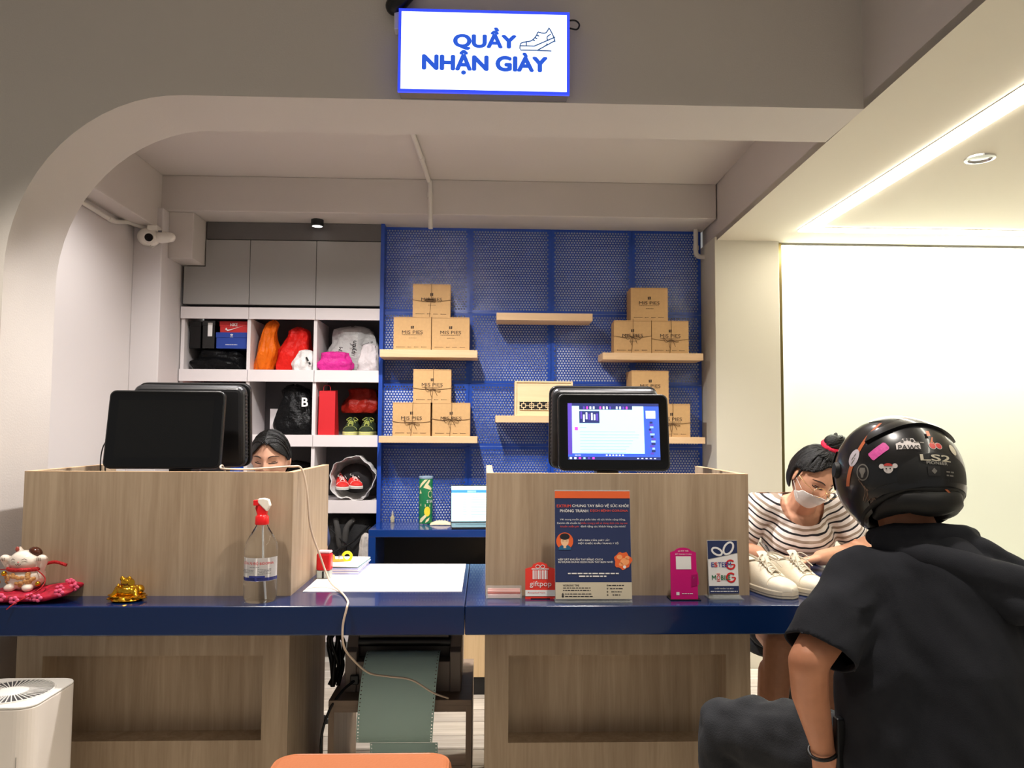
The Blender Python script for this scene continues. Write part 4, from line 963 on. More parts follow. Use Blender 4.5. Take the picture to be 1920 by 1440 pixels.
m.cap((-0.016, 0, 0.090), (-0.018, 0.0, 0.104), 0.011, 0.004); m.cap((0.016, 0, 0.090), (0.019, 0, 0.104), 0.011, 0.004)
body = remesh(m, 'body', porc, 0.0028, 4, parent=t)
MB().ell((0.024, -0.004, 0.094), 0.017, 0.014, 0.012, 14, 8, rot=Matrix.Rotation(radians(25), 3, 'Y')).build('brown_patch', brn, t, smooth=60)
MB().ell((-0.020, -0.008, 0.101), 0.005, 0.004, 0.007, 10, 6).build('inner_ear', mat('dusty_pink', (166, 78, 66), 0.4), t, smooth=60)
m = MB()
for s in (-1, 1):
    m.tube(bez([(s*0.020, -0.0325, 0.077), (s*0.014, -0.0355, 0.081), (s*0.008, -0.0368, 0.078)], 4), 0.0007, 5)
    for k in range(3): m.tube([(s*(0.040+k*0.004), -0.0262, 0.082), (s*(0.041+k*0.004), -0.0265, 0.074)], 0.0006, 5)
m.tube(bez([(-0.007, -0.0370, 0.068), (-0.003, -0.0376, 0.0655), (0, -0.0378, 0.068), (0.003, -0.0376, 0.0655), (0.007, -0.0370, 0.068)], 3), 0.0007, 5)
m.build('face_lines', brn, t, smooth=60)
MB().ell((0, -0.0372, 0.0725), 0.002, 0.0015, 0.0015, 8, 5).build('nose', mat('pink_glaze', (222, 120, 120), 0.2), t, smooth=60)
MB().tube([(0.040*cos(a), -0.002+0.035*sin(a), 0.053) for a in np.linspace(0, 2*pi, 33)], 0.005, 8).build('collar', mat('red_cord', (190, 22, 30), 0.5, bump=0.6, bscale=300), t, smooth=60)
gold = mat('gold', (236, 178, 50), 0.22, 1.0)
for x, y, z in ((-0.036, -0.032, 0.044), (-0.052, -0.03, 0.022), (0.046, -0.028, 0.018)):
    m = MB(); m.ell((x, y, z), 0.0065, 0.0065, 0.0065, 12, 8); m.box(x-0.004, x+0.004, y-0.0068, y-0.005, z-0.002, z-0.001); m.build('bell', gold, t, smooth=60)
m = MB(); rng = random.Random(6)
for k in range(26):
    a = rng.uniform(-0.9, 0.9); z = rng.uniform(0.012, 0.044); r = 1-((z-0.032)/0.036)**2
    rr = sqrt(max(0, r)); m.ell((0.047*rr*sin(a), -0.040*rr*cos(a), z), 0.0065, 0.003, 0.005, 6, 4, rot=Matrix.Rotation(a, 3, 'Z'))
m.build('gilt_pattern', [mat('gilt_beige', (206, 150, 92), 0.3)], t, smooth=60)
rc = MATS['red_cord']
MB().tube(bez([(-0.036, -0.02, 0.053), (-0.075, -0.01, 0.046), (-0.088, -0.01, 0.020), (-0.092, -0.012, -0.012)], 6), 0.0014, 6).build('cord', rc, t, smooth=60)
MB().tube(bez([(0.036, -0.02, 0.053), (0.065, -0.03, 0.03), (0.060, -0.05, 0.006), (0.020, -0.078, -0.02), (0.006, -0.086, -0.033)], 6), 0.0014, 6).build('cord', rc, t, smooth=60)
MB().tube(bez([(0.038, 0.02, 0.060), (0.062, 0.02, 0.064), (0.090, 0.02, 0.056)], 6), 0.0042, 8).build('tassel_rope', MATS['red_cord'], t, smooth=60)
# gold money toad
t = thing('money_toad', 'small shiny gold toad figurine sitting on coins', 'figurine', (-1.095, 2.44, CT)); t.scale = (1.12, 1.12, 1.15)
m = MB(); rng = random.Random(9)
for k in range(16):
    a = k*2*pi/16; z = 0.003+0.0035*(k % 3); m.ell((0.040*cos(a), 0.030*sin(a), z+0.004), 0.013, 0.013, 0.003, 10, 5, rot=Matrix.Rotation(rng.uniform(-0.4, 0.4), 3, 'X'))
m.lathe([(0.036, 0), (0.042, 0.004), (0.038, 0.012), (0.03, 0.016)], 20)
m.build('coins', gold, t, smooth=50)
m = MB(); m.ell((0, 0, 0.026), 0.031, 0.026, 0.018, 20, 12); m.ell((0.002, -0.006, 0.048), 0.018, 0.017, 0.013, 16, 10)
for s in (-1, 1):
    m.ell((s*0.010, -0.012, 0.060), 0.006, 0.006, 0.006, 10, 8); m.cap((s*0.022, -0.006, 0.030), (s*0.032, -0.020, 0.014), 0.009, 0.006); m.ell((s*0.026, 0.012, 0.026), 0.014, 0.016, 0.013, 12, 8)
remesh(m, 'body', gold, 0.0025, 2, parent=t, disp=lambda p: 0.0012*noise.noise(p*260))
m = MB()
for k in range(14): a = rng.uniform(0, 6.28); m.ell((0.024*cos(a), 0.020*sin(a), 0.036+rng.uniform(-0.004, 0.006)), 0.004, 0.004, 0.003, 8, 5)
m.build('warts', gold, t, smooth=60)
m = MB(); m.tube([(0.002+0.010*cos(a), -0.0235, 0.046+0.003*sin(a)*0+0.0) for a in np.linspace(pi, 2*pi, 7)], 0.0012, 5); m.build('mouth', brn, t)
m = MB(); m.lathe([(0.001, -0.0012), (0.008, -0.001), (0.008, 0.001), (0.001, 0.0012)], 16); m.xf(Matrix.Translation((0.020, -0.020, 0.050)) @ Matrix.Rotation(radians(80), 4, 'X')); m.build('coin', gold, t, smooth=40)

# ------------------------------------------------------------ counter signs
acr = mat('acrylic_sheet', (226, 230, 230), 0.08, alpha=0.22)
navy = mat('navy_poster', (36, 48, 88), 0.5); orng = mat('orange_poster', (222, 96, 46), 0.5); pwhite = mat('poster_white', (228, 226, 224), 0.5); pcream = mat('poster_cream', (196, 186, 164), 0.5); pred = mat('poster_red', (214, 78, 58), 0.5)
t = thing('poster_stand', 'tall navy and orange health notice in a clear acrylic stand', 'sign', (0.3365, 2.392, CT), 0)
PW, PH = 0.118, 0.34
tb = Matrix.Rotation(radians(-6), 4, 'X')
sheet = MB().prism([(-PW, 0.012), (PW, 0.012), (PW, PH), (-PW, PH)], 0, 0.0015).xf(tb).build('sheet', navy, t)
MB().prism([(-PW-0.001, 0.002), (PW+0.001, 0.002), (PW+0.001, PH+0.004), (-PW-0.001, PH+0.004)], 0.0018, 0.0038).xf(tb).build('acrylic_panel', acr, t)
MB().box(-PW-0.001, PW+0.001, -0.004, 0.075, 0, 0.003).build('acrylic_foot', acr, t)
def on(poly, m, name='print', d=0.0010): return MB().prism(poly, -d, -d+0.0003).xf(tb).build(name, m, sheet)
def put(s, x, z, m, w=None, h=None, bold=0.02, align='c', res=2):
    o = text(s, sheet, tb @ Vector((x, -0.0014, z)), m, w, h, bold, align=align, res=res); o.rotation_euler = (radians(-6), 0, 0); return o
def pg(x, z, w, h, m, seed): o = greek(sheet, tb @ Vector((x, -0.0014, z)), w, h, m, seed, (radians(-6), 0, 0)); return o
on([(-PW, PH-0.022), (PW, PH-0.022), (PW, PH), (-PW, PH)], orng, 'orange_band'); on([(-PW, 0.012), (PW, 0.012), (PW, 0.062), (-PW, 0.062)], pcream, 'cream_band')
put('EXTRIM', -0.090, 0.294, pred, 0.044, 0.0085); put('CHUNG TAY BẢO VỆ SỨC KHỎE', 0.025, 0.295, pwhite, 0.178, 0.0125)
put('PHÒNG TRÁNH', -0.058, 0.280, pwhite, 0.088, 0.0105); put('DỊCH BỆNH CORONA', 0.052, 0.280, pred, 0.118, 0.0105)
put('Với mong muốn góp phần bảo vệ sức khỏe cộng đồng,', 0.0, 0.2525, pwhite, 0.205, 0.0085, 0.0)
put('Extrim đã chuẩn bị', -0.075, 0.2415, pwhite, 0.072, 0.0085, 0.0); put('khẩu trang y tế và dung dịch rửa tay sát', 0.036, 0.2415, pred, 0.146, 0.0085, 0.0)
put('khuẩn miễn phí', -0.072, 0.231, pred, 0.058, 0.0085, 0.0); put('dành tặng các khách hàng của mình!', 0.032, 0.231, pwhite, 0.140, 0.0085, 0.0)
on(circ(-0.088, 0.186, 0.0265, 24), orng, 'round_picture'); sk = mat('print_skin', (232, 190, 150), 0.5); dk = mat('print_dark', (30, 28, 34), 0.5); tl_ = mat('print_teal', (32, 92, 130), 0.5)
on(circ(-0.088, 0.1635, 0.019, 16, 0.012, 0, 180)+[(-0.107, 0.160), (-0.069, 0.160)], tl_, 'shirt_print', 0.0013)
on(circ(-0.088, 0.186, 0.0125, 16, 0.0155), sk, 'face_print', 0.0016); on([(-0.092, 0.165), (-0.084, 0.165), (-0.084, 0.176), (-0.092, 0.176)], sk, 'neck_print', 0.0015)
on(circ(-0.088, 0.200, 0.0155, 14, 0.010), dk, 'hair_print', 0.0019)
for s in (-1, 1): on([(-0.088+s*0.006-0.003, 0.1865), (-0.088+s*0.006+0.003, 0.1865), (-0.088+s*0.006+0.003, 0.1875), (-0.088+s*0.006-0.003, 0.1875)], dk, 'eye_print', 0.0019)
put('NẾU BẠN CẦN, HÃY LẤY', 0.003, 0.1895, pwhite, 0.098, 0.0085, align='c'); put('MỘT CHIẾC KHẨU TRANG Y TẾ!', 0.017, 0.180, pwhite, 0.126, 0.0085)
put('HÃY SÁT KHUẨN TAY BẰNG CÁCH', -0.040, 0.132, pwhite, 0.138, 0.0085); put('SỬ DỤNG DUNG DỊCH RỬA TAY BẠN NHÉ!', -0.024, 0.123, pwhite, 0.170, 0.0085)
on([(0.092+0.027*(1+0.12*sin(5*a+1))*cos(a), 0.127+0.026*(1+0.12*sin(7*a))*sin(a)) for a in np.linspace(0, 2*pi, 28)[:-1]], orng, 'round_picture')
for x, z, r in ((0.082, 0.138, 0.009), (0.098, 0.124, 0.014), (0.086, 0.116, 0.007), (0.106, 0.136, 0.007)): on(circ(x, z, r, 12, r*0.8), mat('print_peach', (236, 156, 100), 0.5), 'hand_print', 0.0013)
on(circ(0.097, 0.108, 0.005, 8), pwhite, 'foam_print', 0.0013)
pg(0.0, 0.0885, 0.158, 0.0050, pwhite, 21); pg(0.0, 0.0800, 0.090, 0.0050, pwhite, 22)
put('WORKING TIME', -0.070, 0.0525, dk, 0.050, 0.0055)
for k in range(4): pg(-0.052+(0.006 if k > 1 else 0), 0.045-k*0.0075+(-0.003 if k > 1 else 0), 0.085, 0.0035, dk, 30+k); pg(0.070, 0.0525-k*0.0095, 0.048-0.008*k, 0.0035, dk, 40+k); on(rrect(0.040, 0.045, 0.050-k*0.0095, 0.055-k*0.0095, 0.001, 1), dk, 'icon')
on([(-0.100, 0.024), (-0.091, 0.024), (-0.0955, 0.031)], dk, 'icon'); on(circ(-0.0955, 0.020, 0.004, 8), dk, 'icon')

# gift voucher card
red_c = mat('voucher_red', (226, 58, 46), 0.45)
t = thing('voucher_card', 'red gift shaped voucher card reading giftpop', 'sign', (0.176, 2.452, CT))
prof = [(-0.047, 0.0), (0.047, 0.0), (0.047, 0.092), (0.026, 0.098), (0.02, 0.108)]+circ(0, 0.104, 0.017, 8, 0.008, 20, 160)+[(-0.02, 0.108), (-0.026, 0.098), (-0.047, 0.092)]
c_ = MB().prism(prof, 0, 0.003).xf(tb).build('card', red_c, t)
MB().box(-0.03, 0.03, -0.006, 0.05, 0, 0.002).build('foot', black, t)
def on2(poly, m, name='print'): return MB().prism(poly, -0.0010, -0.0004).xf(tb).build(name, m, c_)
on2([(-0.047, 0.008), (0.047, 0.008), (0.047, 0.027), (-0.047, 0.027)], pwhite, 'white_band')
x = -0.024
for k, w_ in enumerate((0.004, 0.0015, 0.003, 0.001, 0.0045, 0.002, 0.001, 0.0035, 0.0015, 0.005, 0.002)):
    on2([(x, 0.060), (x+w_, 0.060), (x+w_, 0.087), (x, 0.087)], pwhite, 'bar_print'); x += w_+0.0018
on2([(-0.027, 0.0895), (0.027, 0.0895), (0.027, 0.093), (-0.027, 0.093)], pwhite, 'ribbon_print')
for s in (-1, 1):
    o = MB().tube([(s*(0.0075+0.0065*cos(a)), -0.0012, 0.0985+0.0052*sin(a)) for a in np.linspace(0, 2*pi, 13)], 0.0010, 5).xf(tb).build('bow_print', pwhite, c_)
o = text('giftpop', c_, tb @ Vector((0.001, -0.0014, 0.044)), pwhite, 0.068, 0.020, 0.004); o.rotation_euler = (radians(-6), 0, 0)
o = text('Accepted Here', c_, tb @ Vector((-0.012, -0.0014, 0.0185)), red_c, 0.056, 0.0058, 0.004, res=1); o.rotation_euler = (radians(-6), 0, 0)
# business card holder
t = thing('card_holder', 'clear acrylic holder with pink business cards by the wood screen', 'card holder', (0.062, 2.452, CT))
MB().box(-0.056, 0.056, 0, 0.002, 0.002, 0.016).box(-0.056, 0.056, 0.026, 0.028, 0.002, 0.036).box(-0.056, -0.054, 0.002, 0.026, 0.002, 0.022).box(0.054, 0.056, 0.002, 0.026, 0.002, 0.022).box(-0.056, 0.056, 0, 0.028, 0, 0.002).build('holder', acr, t)
pinkc = mat('pink_card', (226, 186, 180), 0.7); brc = mat('brick_card', (150, 74, 66), 0.7)
for k in range(4): MB().box(-0.051, 0.051, 0.004+k*0.005, 0.0075+k*0.005, 0.002, 0.012+k*0.0055).build('business_card', [pinkc, brc, pinkc, pinkc][k], t)
# magenta payment stand (mascot and code left out)
mag = mat('magenta_card', (196, 18, 112), 0.4); mag2 = mat('dark_magenta', (156, 12, 90), 0.4)
t = thing('payment_stand', 'magenta payment card stand with a white square', 'sign', (0.628, 2.432, CT))
prof = [(-0.043, 0), (0.043, 0), (0.043, 0.045), (0.047, 0.048), (0.045, 0.082), (0.041, 0.088), (0.041, 0.146), (0.030, 0.150)]+circ(0, 0.148, 0.027, 10, 0.013, 10, 170)+[(-0.030, 0.150), (-0.041, 0.146)]
c_ = MB().prism(prof, 0, 0.003).xf(tb).build('card', mag, t)
MB().box(-0.046, 0.050, -0.010, 0.05, 0, 0.003).build('foot', black, t, bevel=0.001)
on2([(-0.024, 0.094), (0.024, 0.094), (0.024, 0.134), (-0.024, 0.134)], pwhite, 'white_square')
for s_, w_, z_ in (('QUÉT MÃ', 0.034, 0.1505), ('ĐỂ THANH TOÁN', 0.052, 0.1415)):
    o = text(s_, c_, tb @ Vector((0, -0.0014, z_)), pwhite, w_, 0.0060, 0.01, res=1); o.rotation_euler = (radians(-6), 0, 0)
on2([(0.022, 0.040), (0.041, 0.044), (0.043, 0.079), (0.024, 0.076)], mag2, 'door_print'); on2(circ(0.031, 0.068, 0.002, 8), pwhite, 'knob_print')
on2([(-0.026, 0.015), (-0.016, 0.015), (-0.016, 0.024), (-0.026, 0.024)], pwhite, 'logo'); greek(c_, tb @ Vector((0.010, -0.0014, 0.0195)), 0.036, 0.003, pwhite, 51, (radians(-6), 0, 0))
# gift card sign
t = thing('gift_card_sign', 'white and navy gift card notice with a bow in a clear holder', 'sign', (0.760, 2.452, CT))
c_ = MB().prism([(-0.0475, 0.016), (0.0475, 0.016), (0.0475, 0.180), (-0.0475, 0.180)], 0, 0.0015).xf(tb).build('card', pwhite, t)
MB().prism([(-0.049, 0.002), (0.049, 0.002), (0.049, 0.182), (-0.049, 0.182)], 0.0018, 0.0035).xf(tb).build('acrylic_panel', acr, t)
MB().box(-0.052, 0.056, -0.022, 0.06, 0, 0.003).build('acrylic_foot', acr, t)
MB().box(-0.040, 0.048, -0.018, -0.004, 0.003, 0.012).build('acrylic_tray', acr, t)
on2([(-0.0475, 0.122), (0.0475, 0.142), (0.0475, 0.180), (-0.0475, 0.180)], navy, 'navy_top'); on2([(-0.0475, 0.016), (0.0475, 0.016), (0.0475, 0.039), (-0.0475, 0.039)], navy, 'navy_foot')
for cx_, cz_, rx, rz, ro in ((-0.018, 0.146, 0.017, 0.010, -25), (0.019, 0.156, 0.021, 0.013, 55)):
    q = Matrix.Rotation(radians(-ro), 4, 'Y')
    m = MB(); m.tube([Vector((cx_, -0.0014, cz_))+q @ Vector((rx*cos(a), 0, rz*sin(a))) for a in np.linspace(0, 2*pi, 21)], 0.0035, 6); m.v = [(x, -0.0012+(y+0.0014)*0.12, z) for x, y, z in m.v]; m.xf(tb).build('bow_print', pwhite, c_)
gcol = mat('logo_green', (28, 110, 70), 0.5)
for z_, l_, c2 in ((0.105, 'ESTEEM', nb), (0.065, 'MOBILE', gcol)):
    m = MB(); m.tube([(0.024+0.0135*cos(a), -0.0012, z_+0.0135*sin(a)) for a in np.linspace(0.75, 2*pi-0.05, 17)], 0.003, 6); m.v = [(x, -0.0010+(y+0.0012)*0.1, z) for x, y, z in m.v]; m.xf(tb).build('logo', rdp, c_)
    on2([(0.026, z_-0.0012), (0.038, z_-0.0012), (0.038, z_+0.002), (0.026, z_+0.002)], rdp, 'logo')
    if l_ == 'ESTEEM':
        for s_, x_, w_, mm in (('E', -0.0335, 0.009, c2), ('S', -0.0235, 0.010, rdp), ('TEEM', 0.0045, 0.042, c2)):
            o = text(s_, c_, tb @ Vector((x_, -0.0016, z_)), mm, w_, 0.014, 0.02); o.rotation_euler = (radians(-6), 0, 0)
    else:
        for s_, x_, w_, mm in (('M', -0.031, 0.013, c2), ('O', -0.0165, 0.011, rdp), ('BILE', 0.0065, 0.030, c2)):
            o = text(s_, c_, tb @ Vector((x_, -0.0016, z_)), mm, w_, 0.014, 0.02); o.rotation_euler = (radians(-6), 0, 0)
        on2([(-0.022, z_+0.010), (-0.011, z_+0.010), (-0.011, z_+0.012), (-0.022, z_+0.012)], rdp, 'logo'); on2([(-0.022, z_-0.012), (-0.011, z_-0.012), (-0.011, z_-0.010), (-0.022, z_-0.010)], rdp, 'logo')
o = text('CHẤP NHẬN TẠI ĐÂY', c_, tb @ Vector((0, -0.0014, 0.0315)), pwhite, 0.062, 0.0068, 0.01, res=1); o.rotation_euler = (radians(-6), 0, 0)
greek(c_, tb @ Vector((0, -0.0014, 0.0225)), 0.086, 0.003, pwhite, 52, (radians(-6), 0, 0))
# ------------------------------------------------------------ printer, its stand, the endless paper
dwood = wood('walnut_grey', (152, 130, 110), (120, 100, 84), 'z'); dwood_x = wood('walnut_grey_top', (142, 122, 104), (116, 98, 84), 'x')
t = thing('printer_stand', 'low brown wooden stand carrying the printer', 'stand', (-0.285, 2.72, 0))
MB().box(-0.245, 0.245, 0, 0.48, 0.355, 0.375).build('top', dwood_x, t, bevel=0.001)
for s in (-1, 1): MB().box(min(s*0.245, s*0.225), max(s*0.245, s*0.225), 0.0, 0.48, 0, 0.355).build('side_panel', dwood, t, bevel=0.001)
MB().box(-0.225, 0.225, 0.0, 0.02, 0.335, 0.355).build('front_rail', dwood_x, t)
pr = mat('printer_grey', (132, 119, 109), 0.5); prd = mat('printer_dark', (54, 49, 46), 0.5)
t = thing('dot_matrix_printer', 'grey dot matrix printer on a stand under the counter', 'printer', (-0.285, 2.80, 0.375))
for xa in (-0.205, 0.165): MB().prism([(0, 0), (0.33, 0), (0.33, 0.20), (0.26, 0.24), (0.10, 0.24), (0.03, 0.15), (0, 0.14)], xa, xa+0.04, 'yz').build('side_cheek', pr, t, bevel=0.004)
MB().box(-0.165, 0.165, 0.005, 0.33, 0, 0.105).build('body', pr, t, bevel=0.003)
MB().box(-0.165, 0.165, 0.06, 0.33, 0.105, 0.205).build('carriage', prd, t, bevel=0.004)
MB().tube([(-0.165, 0.05, 0.165), (0.165, 0.05, 0.165)], 0.018, 14).build('platen', black, t, smooth=50)
MB().box(-0.16, 0.16, 0.02, 0.05, 0.185, 0.205).build('cover', mat('smoky_cover', (48, 44, 42), 0.2), t, bevel=0.003)
MB().box(-0.155, -0.10, 0.003, 0.006, 0.045, 0.085).build('sticker', mat('dull_sticker', (166, 156, 146), 0.6), t)
MB().box(-0.135, -0.11, 0.002, 0.0035, 0.064, 0.071).build('sticker_print', ink, t)
MB().box(-0.185, -0.155, -0.012, 0.01, 0.03, 0.062).build('power_plug', black, t, bevel=0.003)
MB().tube(bez([(-0.17, -0.01, 0.044), (-0.205, -0.045, 0.02), (-0.24, -0.09, -0.03), (-0.262, -0.105, -0.12), (-0.258, -0.10, -0.25), (-0.262, -0.10, -0.37)], 6), 0.0045, 8).build('power_cord', black, t, smooth=60)
gp = mat('green_form_paper', (172, 198, 190), 0.8)
t = thing('fanfold_paper', 'grey-green perforated printer paper hanging in a curl', 'paper', (-0.285, 2.80, 0.375))
prof = [(0.03, 0.137), (0.0, 0.139), (-0.03, 0.125), (-0.065, 0.085), (-0.092, 0.02), (-0.10, -0.06), (-0.085, -0.12), (-0.055, -0.155)]
pc = bez([(0, y, z) for y, z in prof], 6)
def strip(name, pc, x0, x1, shear):
    n = len(pc); L = [0]
    for i in range(1, n): L.append(L[-1]+(pc[i]-pc[i-1]).length)
    def at(l):
        l = max(0, min(L[-1]-1e-6, l)); i = max(k for k in range(n-1) if L[k] <= l)
        f = (l-L[i])/(L[i+1]-L[i]); return pc[i].lerp(pc[i+1], f)
    tot = L[-1]; P = 0.0127; nh = int(tot/P); m = MB(); r = 0.0022; mw = 0.011
    def pt(x, l): p = at(l); return (x+shear*l, p.y, p.z)
    N = nh*2
    m.grid(lambda u, v: pt(x0+mw+(x1-x0-2*mw)*u, v*nh*P), 6, N+1)
    for a in (x0, x1-mw):                        # margins with real sprocket holes
        for k in range(nh):
            c = (a+mw/2, (k+0.5)*P); o8 = []; i8 = []
            for q in range(8):
                an = pi/4*q; cx_, cy_ = cos(an), sin(an); f = 1/max(abs(cx_), abs(cy_))
                o8.append(pt(c[0]+cx_*f*mw/2, c[1]+cy_*f*P/2)); i8.append(pt(c[0]+cx_*r, c[1]+cy_*r))
            m.add(o8+i8, [(q, (q+1) % 8, 8+(q+1) % 8, 8+q) for q in range(8)])
    return m.build(name, gp, t, smooth=60)
strip('upper_sheet', pc, -0.128, 0.132, -0.06)
pc2 = bez([(0, -0.055, -0.152), (0, -0.052, -0.19), (0, -0.054, -0.235), (0, -0.05, -0.285)], 6)
strip('lower_sheet', pc2, -0.105, 0.128, 0.02)
MB().box(-0.145, 0.15, -0.12, 0.10, -0.375, -0.290).build('paper_pile', gp, t, bevel=0.002)
t = thing('cable_bundle', 'tangle of black cables hanging left of the printer', 'cables', (-0.545, 2.86, 0.375))
rng = random.Random(4)
for k in range(6):
    pts = [(rng.uniform(-0.025, 0.03), rng.uniform(0, 0.07), 0.30-0.075*i) for i in range(5)]
    MB().tube(bez(pts, 5), 0.006+0.003*rng.random(), 7).build('cable', black, t, smooth=60)

# ------------------------------------------------------------ customer side: ottoman, air purifier
t = thing('ottoman', 'round-cornered orange leather stool in front of the counter', 'stool', (-0.297, 1.80, 0.02))
orl = mat('orange_leather', (166, 98, 60), 0.42, bump=0.1, bscale=150)
def sq4(p):
    n_ = 6; l = (abs(p.x)**n_+abs(p.y)**n_)**(1/n_) if (abs(p.x)+abs(p.y)) > 1e-6 else 0
    r = sqrt(p.x**2+p.y**2); k = r/l if l else 1
    z = math.copysign(abs(p.z)**0.35, p.z); return Vector((p.x*k*min(1.0, (1-abs(p.z)**6)+0.02)**0.05, p.y*k, z))
MB().prism(rrect(-0.22, 0.22, -0.215, 0.215, 0.05, 8), 0.36, 0.468, 'xy').build('seat', orl, t, bevel=0.02, seg=4)
MB().tube([(x, y, 0.462) for x, y in rrect(-0.212, 0.212, -0.207, 0.207, 0.05, 8)+[(0.212, 0.157)]], 0.005, 6).build('piping', orl, t, smooth=60)
for sx in (-1, 1):
    for sy in (-1, 1): MB().tube([(sx*0.17, sy*0.165, 0.36), (sx*0.19, sy*0.185, -0.02)], [0.016, 0.011], 10).build('leg', black, t, smooth=40)
t = thing('air_purifier', 'white tower air purifier with a round slotted top grille', 'air purifier', (-1.325, 2.262, 0))
wp = mat('purifier_white', (234, 224, 214), 0.4); W = 0.124
MB().prism(rrect(-W, W, -W, W, 0.045, 8), 0.0, 0.553, 'xy').build('housing', wp, t, bevel=0.003, seg=2)
MB().prism(rrect(-W, W, -W, W, 0.045, 8), 0.553, 0.560, 'xy').build('top_rim', white_pl, t, bevel=0.003)
gd = mat('grille_dark', (70, 68, 70), 0.6)
MB().lathe([(0.103, 0.5602), (0.100, 0.5606), (0.042, 0.5606), (0.040, 0.5602)], 40).build('grille_well', gd, t)
for k in range(48):
    a = 2*pi*k/48
    MB().box(0.040, 0.104, -0.0014, 0.0014, 0.5606, 0.5630).build('grille_bar', white_pl, t, rot=(0, 0, a)) if k == 0 else None
gb = [o for o in t.children if o.name.startswith('grille_bar')][0]
for k in range(1, 48):
    c = gb.copy(); COL.objects.link(c); c.parent = t; c.rotation_euler = (0, 0, 2*pi*k/48)
MB().lathe([(0.0005, 0.5655), (0.03, 0.565), (0.042, 0.5625), (0.042, 0.560), (0.0005, 0.560)], 32).build('hub', white_pl, t, smooth=40)
MB().lathe([(0.103, 0.560), (0.104, 0.5635), (0.108, 0.5635), (0.109, 0.560)], 40).build('grille_ring', white_pl, t, smooth=40)
m = MB()
m.box(0.02, 0.09, -W-0.001, -W+0.001, 0.395, 0.3965); m.box(0.09, 0.0915, -W-0.001, -W+0.001, 0.3965, 0.43); m.build('panel_line', mat('seam_grey', (170, 162, 154), 0.6), t)

# ------------------------------------------------------------ lit sign on the arch
t = thing('lightbox_sign', 'lit white and blue shop sign box above the opening', 'sign', (-0.0145, 2.44, 2.532))
ub = mat('sign_blue_edge', (44, 66, 230), 0.3, emit=(52, 76, 255), estr=0.9)
stw, sth = 0.2785, 0.1385
MB().box(-stw+0.004, stw-0.004, 0.008, 0.058, -sth+0.002, sth-0.002).build('box', mat('brushed_steel', (120, 118, 116), 0.35, 0.7), t)
face = MB().prism([(-stw+0.009, -sth+0.009), (stw-0.009, -sth+0.009), (stw-0.009, sth-0.009), (-stw+0.009, sth-0.009)], 0.0, 0.008).build('face', mat('sign_white_glow', (250, 252, 255), 0.4, emit=(236, 243, 255), estr=1.7), t)
m = MB(); e = 0.009
m.box(-stw, stw, -0.002, 0.008, sth-e, sth).box(-stw, stw, -0.002, 0.008, -sth, -sth+e).box(-stw, -stw+e, -0.002, 0.008, -sth+e, sth-e).box(stw-e, stw, -0.002, 0.008, -sth+e, sth-e)
m.build('frame', ub, t)
sb = mat('sign_letter_blue', (30, 80, 205), 0.4, emit=(48, 104, 240), estr=0.6); sgr = mat('sign_line_blue', (60, 100, 160), 0.4, emit=(70, 112, 170), estr=0.3)
text('QUẦY', face, (0.002, -0.0008, 0.043), sb, 0.200, 0.072, 0.066, res=5)
text('NHẬN GIÀY', face, (0.003, -0.0008, -0.037), sb, 0.402, 0.076, 0.066, res=5)
sx, sz = 0.173, 0.052                           # line drawing of a sneaker
def ln(pts, n=4, r=0.0022): MB().tube([(sx+x*0.001, -0.0012, sz+z*0.001) for x, z in ([tuple(p)[:2] for p in bez([(a, b_, 0) for a, b_ in pts], n)] if n else pts)], r, 5).build('shoe_drawing', sgr, face)
ln([(-57, -38), (-54, -22), (-38, -16), (-20, -12), (-6, 2), (2, 18)]); ln([(2, 18), (10, 16), (22, 14), (30, 18), (38, 32)]); ln([(38, 32), (44, 22), (50, 10), (56, -6), (58, -14)])
ln([(-57, -30), (-10, -30), (58, 2)], 0); ln([(-57, -38), (-54, -44), (0, -44), (58, -10)], 0); ln([(0, -44), (46, -45)], 0); ln([(-36, -30), (-36, -17)], 0)
ln([(34, -12), (32, 2), (44, 12)]); ln([(-16, -8), (-8, -12)], 0); ln([(-9, -1), (0, -5)], 0); ln([(-2, 7), (6, 4)], 0); ln([(24, -28), (30, -26), (32, -20)], 0)
MB().tube(bez([(stw-0.002, 0.03, 0.128), (stw+0.022, 0.032, 0.130), (stw+0.036, 0.034, 0.118), (stw+0.028, 0.036, 0.102), (stw-0.002, 0.03, 0.103)], 6), 0.0028, 8).build('cable_loop', black, t, smooth=60)
t = thing('track_spotlight', 'black spotlight with a white adapter behind the lit sign', 'light', (-0.30, 2.465, 2.71))
MB().cap((-0.01, 0, -0.018), (0.03, -0.01, 0.03), 0.030, 0.034, 18, 5).build('head', black, t, smooth=60)
MB().box(-0.010, 0.006, -0.01, 0.03, -0.10, -0.030).build('adapter', white_pl, t, bevel=0.003)
MB().tube([(-0.0, 0.03, -0.05), (-0.0, 0.034, -0.09)], 0.012, 12).build('mount', white_pl, t, smooth=50)

